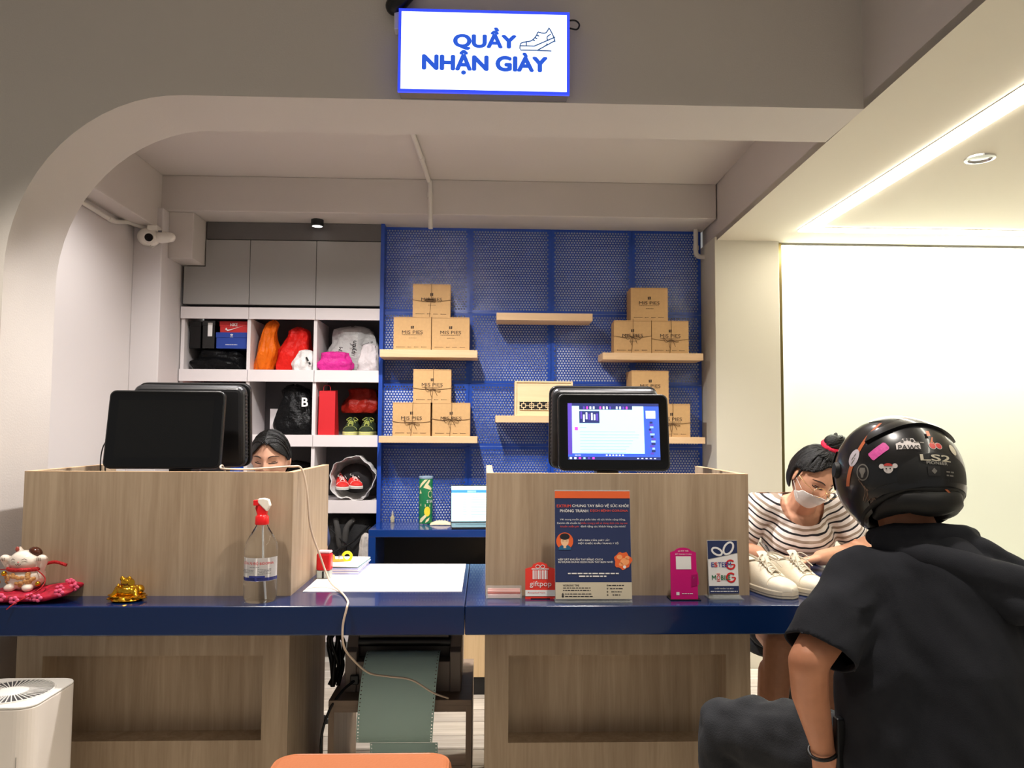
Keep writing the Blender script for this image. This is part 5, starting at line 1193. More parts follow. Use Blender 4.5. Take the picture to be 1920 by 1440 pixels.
# ------------------------------------------------------------ conduits, drain pipe, camera
cond = mat('painted_pipe', (210, 204, 196), 0.5)
t = thing('conduit_pipe', 'white painted conduit crossing the booth ceiling and down the beam', 'pipe', (-0.33, 4.27, 2.51))
MB().tube(bez([(-0.06, -1.45, 0.185), (-0.02, -0.6, 0.186), (0.0, -0.05, 0.186), (0.006, -0.016, 0.178), (0.009, -0.014, 0.10), (0.014, -0.014, -0.085)], 6), 0.0125, 12).build('pipe', cond, t, smooth=60)
MB().tube([(0.007, -0.014, 0.12), (0.008, -0.014, 0.09)], 0.0155, 12).build('coupling', cond, t, smooth=50)
MB().tube([(-0.012, -0.40, 0.186), (-0.008, -0.36, 0.186)], 0.0155, 12).build('coupling', cond, t, smooth=50)
t = thing('drain_pipe', 'white elbow pipe on the blue wall beside the column', 'pipe', (1.245, 4.50, 2.51))
MB().tube(bez([(0, 0, 0.0), (0, 0, -0.12), (0.003, 0, -0.15), (0.02, 0, -0.165), (0.05, 0, -0.166)], 6), 0.0145, 12).build('pipe', cond, t, smooth=60)
MB().tube([(0, 0, -0.10), (0, 0, -0.125)], 0.018, 12).build('coupling', cond, t, smooth=50)
t = thing('conduit_pipe', 'white conduit on the left wall leading to the camera', 'pipe', (-1.915, 3.5, 2.37))
MB().tube(bez([(0, -0.68, 0.003), (0, 0.05, 0.0), (0.0, 0.42, -0.008), (0.0, 0.50, 0.0), (0.006, 0.62, 0.03), (0.05, 0.69, 0.022), (0.10, 0.695, 0.012)], 6), 0.012, 12).build('pipe', cond, t, smooth=60)
MB().tube([(0, 0.40, -0.008), (0, 0.46, -0.006)], 0.0145, 12).build('coupling', cond, t, smooth=50)
t = thing('security_camera', 'white twin-headed security camera on the left column', 'camera', (-1.80, 4.22, 2.335))
cw = mat('camera_white', (232, 226, 216), 0.35)
MB().cap((-0.045, -0.03, 0.005), (-0.02, -0.03, 0.0), 0.048, 0.046, 20, 6).build('housing', cw, t, smooth=60)
MB().box(-0.035, 0.02, -0.06, 0.0, 0.03, 0.065).build('junction_box', cw, t, bevel=0.006)
MB().tube([(-0.02, -0.05, -0.008), (-0.002, -0.105, -0.016)], [0.030, 0.027], 18).build('eye', cw, t, smooth=50)
MB().tube([(-0.002, -0.105, -0.016), (-0.001, -0.110, -0.0165)], [0.022, 0.020], 18).build('lens', black_gloss, t, smooth=50)
MB().cap((0.035, -0.03, 0.005), (0.088, -0.045, 0.0), 0.034, 0.026, 18, 5).build('second_head', cw, t, smooth=60)
MB().tube(bez([(-0.02, -0.04, -0.04), (-0.005, -0.06, -0.062), (0.01, -0.04, -0.045)], 5), 0.002, 6).build('wire', cond, t, smooth=60)
MB().box(0.03, 0.05, -0.0675, -0.066, 0.022, 0.032).build('badge', lam_dark, t)
# ------------------------------------------------------------ people
def head_pt(p, feat=1.0, grow=0.0):
    """point of a head looking along -Y, in metres about the head centre, for the unit direction p"""
    x, y, z = p
    jaw = 1.0 if z > -0.1 else 1-0.34*((-z-0.1)/0.9)**1.25
    X = 0.073*x*jaw*(1.0+0.05*max(0, z)); Z = 0.117*z; Y = 0.094*y
    if y > 0: Y *= 1.04-0.25*max(0, -z)
    else: Y *= (1.0-0.10*abs(x))
    if feat:
        g = lambda a, b, sa, sb: math.exp(-((X-a)/sa)**2-((Z-b)/sb)**2) if y < 0 else 0
        Y -= feat*(0.020*g(0, -0.020, 0.011, 0.014)+0.010*g(0, -0.002, 0.008, 0.020)+0.006*g(0, -0.056, 0.022, 0.009)+0.007*g(0, -0.098, 0.022, 0.016)
                   +0.004*g(0.036, -0.03, 0.018, 0.02)+0.004*g(-0.036, -0.03, 0.018, 0.02)+0.004*g(0.03, 0.030, 0.024, 0.010)+0.004*g(-0.03, 0.030, 0.024, 0.010))
        Y += feat*(0.008*g(0.031, 0.008, 0.015, 0.010)+0.008*g(-0.031, 0.008, 0.015, 0.010))
    q = Vector((X, Y, Z)); return q+Vector(p)*grow
def dirs(nu=56, nv=40):
    for j in range(nv+1):
        t_ = pi*j/nv
        for i in range(nu): a = 2*pi*i/nu; yield Vector((sin(t_)*cos(a), sin(t_)*sin(a), cos(t_)))
def head_mb(m, M):
    b = MB(); b.ell((0, 0, 0), 1, 1, 1, 56, 40, fn=lambda p: head_pt(p))
    for s in (-1, 1):
        b.ell((s*0.076, 0.010, -0.004), 0.007, 0.017, 0.029, 12, 10, rot=Matrix.Rotation(s*0.25, 3, 'Z'))
    b.xf(M); m.add(b.v, b.f)
def head_patch(name, keep, grow, m, parent, M, thick=0.003, feat=0.0, jit=0.0, nu=110, nv=84):
    D = list(dirs(nu, nv)); vs = []; ok = []
    for p in D:
        q = head_pt(p, feat, grow+(jit*noise.noise(Vector((math.atan2(p.x, p.y)*9, p.z*1.6, 3))) if jit else 0)); vs.append(q); ok.append(keep(p, q))
    fs = []
    for j in range(nv):
        for i in range(nu):
            f = (j*nu+i, j*nu+(i+1) % nu, (j+1)*nu+(i+1) % nu, (j+1)*nu+i)
            if all(ok[k] for k in f): fs.append(f)
    b = MB(); b.add([M @ v for v in vs], fs)
    me = b.mesh(name, m, 180); bm = bmesh.new(); bm.from_mesh(me)
    bmesh.ops.remove_doubles(bm, verts=bm.verts, dist=1e-5); bmesh.ops.delete(bm, geom=[v for v in bm.verts if not v.link_faces], context='VERTS')
    bv = [v for v in bm.verts if v.is_boundary]; nb_ = {v: [e.other_vert(v) for e in v.link_edges if e.is_boundary] for v in bv}
    for _ in range(12):
        new = {v: v.co*0.4+sum((w.co for w in n_), Vector())/len(n_)*0.6 for v, n_ in nb_.items() if n_}
        for v, c in new.items(): v.co = c
    bm.to_mesh(me); bm.free()
    me.polygons.foreach_set('use_smooth', [True]*len(me.polygons))
    o = link(name, me, parent)
    if thick: s_ = o.modifiers.new('solid', 'SOLIDIFY'); s_.thickness = thick; s_.offset = 1
    return o
def hand(m, w, d, nrm, s=1.0, curl=0.5, thumb=1, spread=0.0):
    w = Vector(w); d = Vector(d).normalized(); nrm = Vector(nrm); nrm = (nrm-d*nrm.dot(d)).normalized(); sd = d.cross(nrm)
    for o in (-0.022, -0.007, 0.008, 0.022): m.cap(w+d*0.012*s+sd*o*0.6*s, w+d*0.085*s+sd*o*s, 0.015*s, 0.0125*s, 10, 3)
    for i, L in enumerate((0.068, 0.078, 0.072, 0.056)):
        o = (i-1.5)*0.0185*thumb*-1
        p = w+d*0.086*s+sd*o*s; dd = (d+sd*o*spread*6).normalized(); r = 0.0088*s
        for k, f in enumerate((0.46, 0.31, 0.23)):
            a = curl*(0.55+0.35*k); ax = dd.cross(nrm).normalized(); dd = (Matrix.Rotation(a, 3, ax) @ dd).normalized()
            q = p+dd*L*f*s; m.cap(p, q, r, r*0.9, 9, 3); p = q; r *= 0.9
    p = w+d*0.028*s+sd*0.026*thumb*s; dd = (d*0.75+sd*0.6*thumb+nrm*0.35).normalized()
    for L, r in ((0.042, 0.0115), (0.032, 0.0095), (0.024, 0.0085)):
        q = p+dd*L*s; m.cap(p, q, r*s, r*0.9*s, 9, 3); p = q; dd = (dd+d*0.35+nrm*0.12*curl).normalized()
def HM(c, yaw, pitch, roll=0):
    return Matrix.Translation(c) @ Matrix.Rotation(radians(yaw), 4, 'Z') @ Matrix.Rotation(radians(pitch), 4, 'X') @ Matrix.Rotation(radians(roll), 4, 'Y')
lash = mat('lash_dark', (28, 20, 18), 0.6); brow_m = mat('brow_dark', (52, 38, 32), 0.8); lip = mat('lip_rose', (188, 96, 88), 0.45)
def face(t, M, mouth=True, iris=True):
    def F(x, z, d=0.0):                          # point on the face surface
        py = -1.0; best = None
        for k in range(40):
            zz = z/0.117; xx = x/(0.073*(1.0 if zz > -0.1 else 1-0.34*((-zz-0.1)/0.9)**1.25)); yy = -sqrt(max(0.0, 1-xx*xx-zz*zz)); best = head_pt((xx, yy, zz)); break
        return M @ (best+Vector((0, -d, 0)))
    for s in (-1, 1):
        MB().tube([F(s*(0.031+0.016*cos(a)), 0.008-0.004*sin(a)-0.001, 0.0012) for a in np.linspace(0, pi, 9)], [0.0008, 0.0014, 0.0017, 0.0018, 0.0018, 0.0018, 0.0017, 0.0013, 0.0008], 6).build('eyelash', lash, t, smooth=60)
        if iris: MB().tube([F(s*(0.031+0.010*c_), 0.0085, -0.0005) for c_ in np.linspace(-1, 1, 7)], [0.001, 0.0024, 0.0030, 0.0032, 0.0030, 0.0024, 0.001], 6).build('eye', mat('eye_dark', (36, 24, 20), 0.15), t, smooth=60)
        MB().tube([F(s*(0.014+0.038*k/6), 0.028+0.006*sin(pi*(k/6)**0.8), 0.0008) for k in range(7)], [0.0016, 0.0022, 0.0024, 0.0023, 0.002, 0.0016, 0.0008], 6).build('eyebrow', brow_m, t, smooth=60)
    if mouth:
        MB().tube([F(0.021*c_, -0.055+0.003*abs(c_), 0.0005) for c_ in np.linspace(-1, 1, 9)], [0.0012, 0.0026, 0.0034, 0.0038, 0.0036, 0.0038, 0.0034, 0.0026, 0.0012], 6).build('lips', lip, t, smooth=60)
    return F
def stool(label, loc, h):
    t = thing('bar_stool', label, 'stool', loc)
    MB().lathe([(0.165, h-0.05), (0.175, h-0.04), (0.175, h-0.012), (0.16, h), (0.001, h)], 28).build('seat', blackcloth, t, smooth=40)
    MB().lathe([(0.032, 0.05), (0.032, h-0.05)], 16).build('column', black, t, smooth=40)
    for k in range(5):
        a = 2*pi*k/5+0.3; MB().tube([(0.02*cos(a), 0.02*sin(a), 0.07), (0.22*cos(a), 0.22*sin(a), 0.03)], [0.018, 0.012], 8).build('foot', black, t, smooth=40)
        MB().ell((0.22*cos(a), 0.22*sin(a), 0.018), 0.018, 0.018, 0.018, 10, 8).build('caster', black, t, smooth=60)
    return t

# ---- seated woman behind the left desk
t = thing('person', 'seated woman with centre-parted black hair peeking over the left desk screen', 'person', (-0.905, 3.42, 0))
o_ = Vector((-0.905, 3.42, 0))
M = HM(Vector((0.0, -0.12, 1.176)), 0, 13)
m = MB(); head_mb(m, M)
m.cap((0, -0.06, 1.08), (0, -0.02, 0.98), 0.052, 0.058)
m.chain([(0, 0, 0.95), (0, 0.02, 0.75), (0, 0.04, 0.55)], [0.095, 0.088, 0.105])
hp = []
for s in (-1, 1):
    m.cap((0, -0.01, 0.95), (s*0.145, -0.01, 0.945), 0.065, 0.052)
    m.chain([(s*0.16, -0.01, 0.94), (s*0.205, -0.10, 0.80), (s*0.10, -0.33, 0.800)], [0.045, 0.037, 0.026])
    hand(m, (s*0.10, -0.33, 0.800), (-s*0.35, -1, -0.05), (0, 0, -1), 0.95, 0.25, -s)
    m.chain([(s*0.085, 0.03, 0.535), (s*0.10, -0.36, 0.52), (s*0.10, -0.34, 0.10)], [0.082, 0.058, 0.036]); m.cap((s*0.10, -0.34, 0.05), (s*0.11, -0.50, 0.035), 0.036, 0.03)
skin1 = mat('skin_fair', (226, 172, 144), 0.45, spec=0.35, var=0.04, vscale=40)
remesh(m, 'body', skin1, 0.0045, 3, parent=t)
face(t, M)
def keep1(p, q):
    if p.y > 0.15: return q.z > -0.10
    hl = 0.086-1.05*max(0, abs(q.x)-0.004)**1.02 if abs(q.x) < 0.064 else 0.0
    return q.z > max(hl, -0.01 if p.y > -0.35 else 0.02)
head_patch('hair', keep1, 0.006, hair_m, t, M, 0.003)
m = MB(); rng = random.Random(5)
for k in range(70):                              # strands combed from the centre parting to both sides
    s = 1 if k % 2 else -1; y0 = rng.uniform(-0.80, 0.75); pts = []
    for i in range(8):
        f = i/7; a = s*(0.03+1.50*f); yy = y0+(0.35-y0)*f*0.55
        p = Vector((sin(a)*sqrt(max(0.05, 1-yy*yy)), yy, cos(a)*sqrt(max(0.05, 1-yy*yy)))).normalized(); pts.append(M @ head_pt(p, 0, 0.0095+0.0015*rng.random()))
    m.tube(pts, [0.0009]+[0.0021]*6+[0.0012], 5)
m.build('hair_strands', hair_m, t, smooth=60)['kind'] = 'stuff'
MB().ell((0, 0, 0), 0.035, 0.03, 0.035, 16, 12).xf(M @ Matrix.Translation((0, 0.115, 0.0))).build('hair_bun', hair_m, t, smooth=60)
m = MB(); m.chain([(0, 0, 0.945), (0, 0.02, 0.75), (0, 0.04, 0.56)], [0.112, 0.105, 0.12])
for s in (-1, 1): m.cap((0, -0.01, 0.945), (s*0.145, -0.01, 0.94), 0.078, 0.064); m.cap((s*0.15, -0.01, 0.94), (s*0.195, -0.075, 0.83), 0.060, 0.054)
remesh(m, 'shirt', mat('navy_cotton', (34, 46, 84), 0.85), 0.009, 6, parent=t, cut=lambda p: (p-Vector((0, -0.05, 1.06))).length < 0.085)
m = MB()
for s in (-1, 1): m.chain([(s*0.085, 0.03, 0.535), (s*0.10, -0.36, 0.52), (s*0.10, -0.34, 0.14)], [0.098, 0.075, 0.055])
m.cap((-0.08, 0.04, 0.55), (0.08, 0.04, 0.55), 0.105, 0.105); remesh(m, 'trousers', mat('dark_denim', (30, 32, 42), 0.9), 0.01, 5, parent=t)
stool('black swivel stool under the woman at the left desk', (-0.905, 3.45, 0), 0.44)

# ---- masked woman in a striped shirt
X0, Y0 = 1.27, 3.22
t = thing('person', 'woman in a striped shirt and white face mask bending over the counter', 'person', (X0, Y0, 0))
M = HM(Vector((0.010, -0.235, 1.128)), 10, 34, 9)
m = MB(); head_mb(m, M)
m.cap((0.004, -0.185, 1.055), (0, -0.10, 0.985), 0.052, 0.062)
m.chain([(0, -0.075, 0.955), (0, -0.02, 0.80), (0, 0.06, 0.62), (0, 0.09, 0.52)], [0.100, 0.098, 0.100, 0.112])
for s in (-1, 1): m.cap((0, -0.09, 0.985), (s*0.155, -0.08, 0.995), 0.06, 0.05)
# her right arm (towards the desk) and left arm lying along the counter edge
m.chain([(-0.165, -0.09, 0.99), (-0.245, -0.11, 0.83), (-0.155, -0.235, 0.812)], [0.052, 0.042, 0.029])
hand(m, (-0.155, -0.235, 0.812), (0.80, -0.35, 0.04), (0.1, -0.3, -1), 0.95, 0.55, 1)
m.chain([(0.170, -0.09, 0.99), (0.235, -0.16, 0.83), (0.02, -0.27, 0.822)], [0.052, 0.043, 0.030])
hand(m, (0.02, -0.27, 0.822), (-1, -0.25, -0.12), (0, -0.15, -1), 0.95, 0.35, -1)
for s, kx in ((-1, -0.165), (1, 0.030)):
    m.chain([(s*0.085, 0.07, 0.525), (kx+0.005, -0.31, 0.515), (kx-0.035, -0.30, 0.10)], [0.085, 0.060, 0.037])
    m.cap((kx-0.012, -0.285, 0.40), (kx-0.028, -0.285, 0.28), 0.056, 0.046); m.cap((kx-0.035, -0.31, 0.05), (kx-0.03, -0.45, 0.035), 0.038, 0.030)
remesh(m, 'body', skin, 0.0045, 3, parent=t)
F = face(t, M, mouth=False)
def keep2(p, q):
    if p.y > 0.1: return q.z > -0.075
    hl = 0.094-0.95*max(0, abs(q.x)-0.016)
    return q.z > hl
rng = random.Random(12)
head_patch('hair', keep2, 0.011, hair_m, t, M, 0.006, jit=0.006)
m = MB()
for k in range(46):                              # loose strands combed back from the hairline to the bun
    a = rng.uniform(-1.25, 1.25); el = rng.uniform(0.95, 1.1)
    pts = []
    for i in range(7):
        f = i/6; az = a*(1-0.75*f); e = el+(1.35-el)*min(1, f*1.3)
        p = Vector((sin(az)*cos(e), -cos(az)*cos(e)*(1 if f < 0.8 else 0.3), sin(e))); pts.append(M @ head_pt(p, 0, 0.018+0.004*rng.random()))
    m.tube(pts, 0.0022, 5)
for k in range(40):                              # messy bun
    c = M @ Vector((0.030, 0.025, 0.150)); a = rng.uniform(0, 6.28); r = rng.uniform(0.026, 0.042); e_ = rng.uniform(-1.2, 1.4)
    m.tube(bez([c+Vector((r*cos(a+q)*cos(e_)*1.1, r*sin(a+q)*cos(e_)*0.9, r*sin(e_)*0.8+0.008*sin(q*2+a))) for q in (0, 0.9, 1.8, 2.7)], 4), [0.0012]+[0.0042]*11+[0.001], 6)
for x, q in ((-0.068, -0.005), (-0.072, -0.02)):
    m.tube([M @ Vector((x, -0.02, 0.07)), M @ Vector((x*1.16, -0.015, 0.03)), M @ Vector((x*1.20, -0.012, q))], [0.005, 0.004, 0.001], 6)
m.build('hair_strands', hair_m, t, smooth=60)['kind'] = 'stuff'
MB().ell((0, 0, 0), 0.040, 0.036, 0.034, 16, 12).xf(M @ Matrix.Translation((0.030, 0.025, 0.150))).build('hair_bun', hair_m, t, smooth=60)
MB().tube([M @ Vector((0.028+0.036*cos(a), 0.020+0.034*sin(a), 0.136)) for a in np.linspace(0, 2*pi, 19)], 0.011, 8).build('scrunchie', mat('red_scrunchie', (204, 24, 62), 0.8, bump=0.5, bscale=120), t, smooth=60)
head_patch('face_mask', lambda p, q: p.y < -0.12 and q.z < -0.018-0.16*abs(q.x) and q.z > -0.112 and abs(q.x) < 0.066, 0.010, mat('white_mask', (238, 232, 226), 0.85), t, M, 0.0015, 0.6, nu=200, nv=150)
m = MB()
for s in (-1, 1):
    m.tube([M @ Vector((s*0.064, -0.045, -0.030)), M @ Vector((s*0.078, -0.01, -0.008)), M @ Vector((s*0.080, 0.014, 0.012))], 0.0012, 5); m.tube([M @ Vector((s*0.058, -0.045, -0.075)), M @ Vector((s*0.076, -0.005, -0.03)), M @ Vector((s*0.080, 0.014, 0.0))], 0.0012, 5)
m.build('mask_loops', MATS['white_mask'], t)
gld = mat('thin_gold', (226, 186, 128), 0.25, 1.0); m = MB()
for s in (-1, 1):
    m.tube([M @ Vector((s*0.034+0.026*cos(a), -0.104-0.004*cos(a)*s*-1, 0.000+0.021*sin(a))) for a in np.linspace(0, 2*pi, 25)], 0.0010, 6)
    m.tube([M @ Vector((s*0.060, -0.098, 0.004)), M @ Vector((s*0.078, -0.055, 0.008)), M @ Vector((s*0.081, 0.01, 0.012))], 0.0011, 6)
m.tube(bez([M @ Vector((-0.009, -0.108, 0.004)), M @ Vector((0, -0.113, 0.008)), M @ Vector((0.009, -0.108, 0.004))], 4), 0.0010, 6)
m.build('eyeglasses', gld, t, smooth=60)
# striped shirt
stripe = bpy.data.materials.new('striped_jersey'); stripe.use_nodes = True; nt = stripe.node_tree; b_ = nt.nodes['Principled BSDF']; b_.inputs['Roughness'].default_value = 0.9
tc = nt.nodes.new('ShaderNodeTexCoord'); sx_ = nt.nodes.new('ShaderNodeSeparateXYZ'); nt.links.new(tc.outputs['Object'], sx_.inputs[0])
def mth(op, a, b=None, c=None):
    n_ = nt.nodes.new('ShaderNodeMath'); n_.operation = op
    for i, v in enumerate((a, b, c)):
        if v is None: continue
        if isinstance(v, (int, float)): n_.inputs[i].default_value = v
        else: nt.links.new(v, n_.inputs[i])
    return n_.outputs[0]
x2 = mth('MULTIPLY', sx_.outputs[0], sx_.outputs[0]); zz = mth('MULTIPLY_ADD', x2, -1.9, sx_.outputs[2]); zz = mth('MULTIPLY_ADD', sx_.outputs[1], -0.35, zz)
nz = nt.nodes.new('ShaderNodeTexNoise'); nz.inputs['Scale'].default_value = 9; nt.links.new(tc.outputs['Object'], nz.inputs['Vector']); zz = mth('MULTIPLY_ADD', nz.outputs['Fac'], 0.018, zz)
fr = mth('FRACT', mth('MULTIPLY', zz, 1/0.046))
rp = nt.nodes.new('ShaderNodeValToRGB'); rp.color_ramp.interpolation = 'CONSTANT'; e = rp.color_ramp.elements
wh, bk, tn = lin((224, 214, 208)), lin((26, 24, 30)), lin((150, 132, 116))
e[0].position = 0; e[0].color = (*bk, 1); e[1].position = 0.17; e[1].color = (*wh, 1)
for p_, c_ in ((0.45, tn), (0.68, wh)): q = e.new(p_); q.color = (*c_, 1)
nt.links.new(fr, rp.inputs[0]); nt.links.new(rp.outputs[0], b_.inputs['Base Color'])
m = MB(); m.chain([(0, -0.085, 0.955), (0, -0.035, 0.80), (0, 0.05, 0.62), (0, 0.08, 0.53)], [0.120, 0.122, 0.118, 0.13])
m.cap((-0.05, -0.10, 0.87), (0.05, -0.10, 0.87), 0.095, 0.095)
for s in (-1, 1):
    m.cap((0, -0.09, 0.98), (s*0.155, -0.085, 0.995), 0.076, 0.068)
    m.cap((s*0.16, -0.088, 0.99), (s*(0.215 if s > 0 else 0.225), -0.105-(0.02 if s > 0 else 0), 0.885), 0.066, 0.062)
remesh(m, 'shirt', stripe, 0.008, 6, parent=t, disp=lambda p: 0.006*noise.noise(p*16)+0.004*noise.noise(p*34),
       cut=lambda p: ((p-Vector((0.0, -0.175, 1.02))).length < 0.088) or p.z > 1.056)
m = MB()
for s, kx in ((-1, -0.165), (1, 0.030)): m.cap((s*0.085, 0.07, 0.525), (s*0.085+(kx-s*0.085)*0.45, -0.10, 0.52), 0.10, 0.09)
m.cap((-0.08, 0.08, 0.54), (0.08, 0.08, 0.54), 0.112, 0.112); remesh(m, 'shorts', mat('dark_shorts', (32, 34, 44), 0.9), 0.01, 5, parent=t)
stool('black swivel stool under the woman in the striped shirt', (1.29, 3.30, 0), 0.425)
# phone in her hand
t = thing('smartphone', 'black phone with silver edge held by the striped-shirt woman', 'phone', (1.103, 2.945, 0.838))
q = Matrix.Rotation(radians(38), 4, 'Z') @ Matrix.Rotation(radians(24), 4, 'Y') @ Matrix.Rotation(radians(-50), 4, 'X')
MB().prism(rrect(-0.070, 0.070, -0.034, 0.034, 0.008), -0.004, 0.004).xf(q).build('body', chrome, t, bevel=0.002)
MB().prism(rrect(-0.067, 0.067, -0.031, 0.031, 0.007), -0.0046, -0.004).xf(q).build('screen', black_gloss, t)

# ---- helmeted customer
X0, Y0 = 1.005, 1.72
t = thing('person', 'customer in a black short-sleeved hoodie seated with back to camera', 'person', (X0, Y0, 0))
man_skin = mat('skin_tan', (196, 134, 102), 0.5, spec=0.35, var=0.06, vscale=30)
m = MB(); Mh = HM(Vector((-0.037, 0.085, 1.185)), 180, 6); head_mb(m, Mh)
m.cap((-0.030, 0.06, 1.11), (-0.01, 0.02, 1.00), 0.058, 0.068)
m.chain([(0, 0.0, 0.95), (0, -0.02, 0.75), (0, -0.01, 0.58)], [0.12, 0.115, 0.125])
for s in (-1, 1): m.cap((0, 0.0, 0.97), (s*0.16, 0.01, 0.965), 0.07, 0.06)
m.chain([(-0.165, 0.01, 0.965), (-0.325, -0.095, 0.822), (-0.304, -0.05, 0.74), (-0.266, -0.018, 0.622)], [0.054, 0.041, 0.039, 0.026])
hand(m, (-0.266, -0.018, 0.622), (0.26, 0.16, -0.95), (0.6, 0.7, 0.1), 1.0, 0.16, 1, 0.35)
m.chain([(0.175, 0.01, 0.955), (0.235, 0.10, 0.80), (0.12, 0.36, 0.72)], [0.056, 0.046, 0.032]); hand(m, (0.12, 0.36, 0.72), (-0.5, 0.8, -0.2), (0, 0, -1), 1.05, 0.4, -1)
m.chain([(-0.10, 0.0, 0.545), (-0.355, 0.33, 0.530), (-0.33, 0.34, 0.09)], [0.080, 0.052, 0.040]); m.chain([(0.10, 0.0, 0.545), (0.20, 0.42, 0.53), (0.20, 0.40, 0.09)], [0.080, 0.055, 0.040])
for kx, ky in ((-0.33, 0.34), (0.20, 0.40)): m.cap((kx, ky-0.01, 0.045), (kx-0.02, ky+0.15, 0.035), 0.042, 0.034)
remesh(m, 'body', man_skin, 0.0042, 3, parent=t)
hood_m = mat('charcoal_cotton', (40, 41, 46), 0.95, spec=0.2, bump=0.15, bscale=500, sheen=0.0)
m = MB(); m.chain([(0, 0.0, 0.945), (0.0, -0.035, 0.78), (0.0, -0.045, 0.58)], [0.150, 0.165, 0.180], 20)
for x in (-0.08, 0.08): m.chain([(x, 0.0, 0.93), (x*1.25, -0.03, 0.78), (x*1.40, -0.03, 0.57)], [0.12, 0.128, 0.138])
for s in (-1, 1): m.cap((0, 0.005, 0.975), (s*0.155, 0.01, 0.960), 0.088, 0.078)
m.chain([(-0.155, 0.01, 0.955), (-0.225, -0.035, 0.900), (-0.340, -0.108, 0.800)], [0.082, 0.074, 0.070]); m.chain([(0.165, 0.01, 0.945), (0.205, 0.05, 0.87), (0.225, 0.085, 0.82)], [0.080, 0.074, 0.070])
def folds(p):
    a = 0.016*noise.noise(Vector((p.x*9+p.z*2, p.y*6, p.z*2.6)))+0.007*noise.noise(Vector((p.x*20+p.z*12, p.y*14, p.z*8)))
    if p.x < -0.14: a += 0.006*noise.noise(Vector((p.x*10, p.y*10, p.z*26-p.x*14)))
    d = (p.x+0.20+(0.95-p.z)*0.15); a -= 0.008*math.exp(-(d/0.018)**2)*(1 if p.z < 0.93 else 0)   # armhole crease
    return a
SC, SD = Vector((-0.305, -0.085, 0.842)), Vector((-0.56, -0.36, -0.74)).normalized()
hd = remesh(m, 'hoodie', hood_m, 0.0075, 7, parent=t, disp=folds, cut=lambda p: p.z < 0.455 or (p.x < -0.19 and (p-SC).dot(SD) > 0 and ((p-SC)-SD*(p-SC).dot(SD)).length < 0.098 and (p-SC).dot(SD) < 0.16))
s_ = hd.modifiers.new('solid', 'SOLIDIFY'); s_.thickness = 0.004; s_.offset = -1
# hood hanging down the back, opening to the right
m = MB()
m.chain([(-0.10, 0.01, 1.045), (-0.055, -0.075, 1.035), (0.02, -0.115, 1.010), (0.10, -0.125, 0.985), (0.165, -0.10, 0.965)], [0.030, 0.034, 0.040, 0.046, 0.040])
m.chain([(-0.085, 0.03, 1.055), (-0.02, -0.045, 1.060), (0.06, -0.06, 1.045), (0.13, -0.05, 1.015), (0.185, -0.06, 0.980)], [0.026, 0.030, 0.034, 0.034, 0.030])
m.chain([(-0.10, 0.05, 1.06), (-0.085, 0.0, 1.075), (-0.03, -0.052, 1.082), (0.04, -0.05, 1.078), (0.085, 0.0, 1.068)], [0.024]*5)
m.chain([(0.02, -0.125, 0.975), (0.09, -0.145, 0.940), (0.14, -0.13, 0.935)], [0.024, 0.034, 0.026])
m.chain([(0.10, 0.05, 1.04), (0.16, 0.0, 1.005), (0.185, -0.05, 0.985)], [0.028, 0.030, 0.030])
remesh(m, 'hood', hood_m, 0.006, 5, parent=t, disp=lambda p: 0.005*noise.noise(p*18))
pants = mat('black_denim', (24, 25, 29), 0.9, bump=0.25, bscale=300)
m = MB(); m.chain([(-0.10, 0.0, 0.545), (-0.24, 0.18, 0.545), (-0.362, 0.335, 0.525), (-0.34, 0.35, 0.14)], [0.115, 0.098, 0.082, 0.066]); m.chain([(0.10, 0.0, 0.545), (0.20, 0.42, 0.53), (0.20, 0.41, 0.14)], [0.115, 0.09, 0.068]); m.cap((-0.09, -0.02, 0.55), (0.09, -0.02, 0.55), 0.13, 0.13)
remesh(m, 'trousers', pants, 0.008, 5, parent=t, disp=lambda p: 0.012*noise.noise(Vector((p.x*9-p.y*16, p.y*7, p.z*13)))+0.006*noise.noise(Vector((p.x*26, p.y*18, p.z*24))))
qb = Vector((0.29, 0.25, -0.92)).to_track_quat('Z', 'Y').to_matrix()
MB().tube([Vector((-0.262, -0.014, 0.608))+qb @ Vector((0.0305*cos(a), 0.0305*sin(a), 0)) for a in np.linspace(0, 2*pi, 29)], 0.0042, 7).build('bracelet', black, t, smooth=60)
m = MB(); tq = mat('tattoo_ink', (58, 44, 42), 0.6)
m.tube([(-0.316, -0.052, 0.715), (-0.308, -0.042, 0.700), (-0.300, -0.036, 0.682)], 0.0016, 5); m.tube([(-0.290, -0.046, 0.690), (-0.285, -0.036, 0.668)], 0.0014, 5); m.build('tattoo', tq, t)

# chair under him
t = thing('chair', 'black framed chair under the seated customer', 'chair', (X0, Y0, 0))
MB().prism(rrect(-0.22, 0.22, -0.20, 0.22, 0.04), 0.40, 0.435, 'xy').build('seat', black, t, bevel=0.008)
for sx in (-1, 1):
    MB().box(sx*0.205-0.012, sx*0.205+0.012, -0.20, -0.176, 0.0, 0.40).build('leg', black, t); MB().box(sx*0.205-0.012, sx*0.205+0.012, 0.19, 0.214, 0.0, 0.40).build('leg', black, t)
    MB().box(sx*0.232-0.012, sx*0.232+0.012, -0.045, -0.02, 0.40, 0.685).build('arm_post', mat('dark_steel', (48, 48, 50), 0.3, 0.6), t, bevel=0.004)

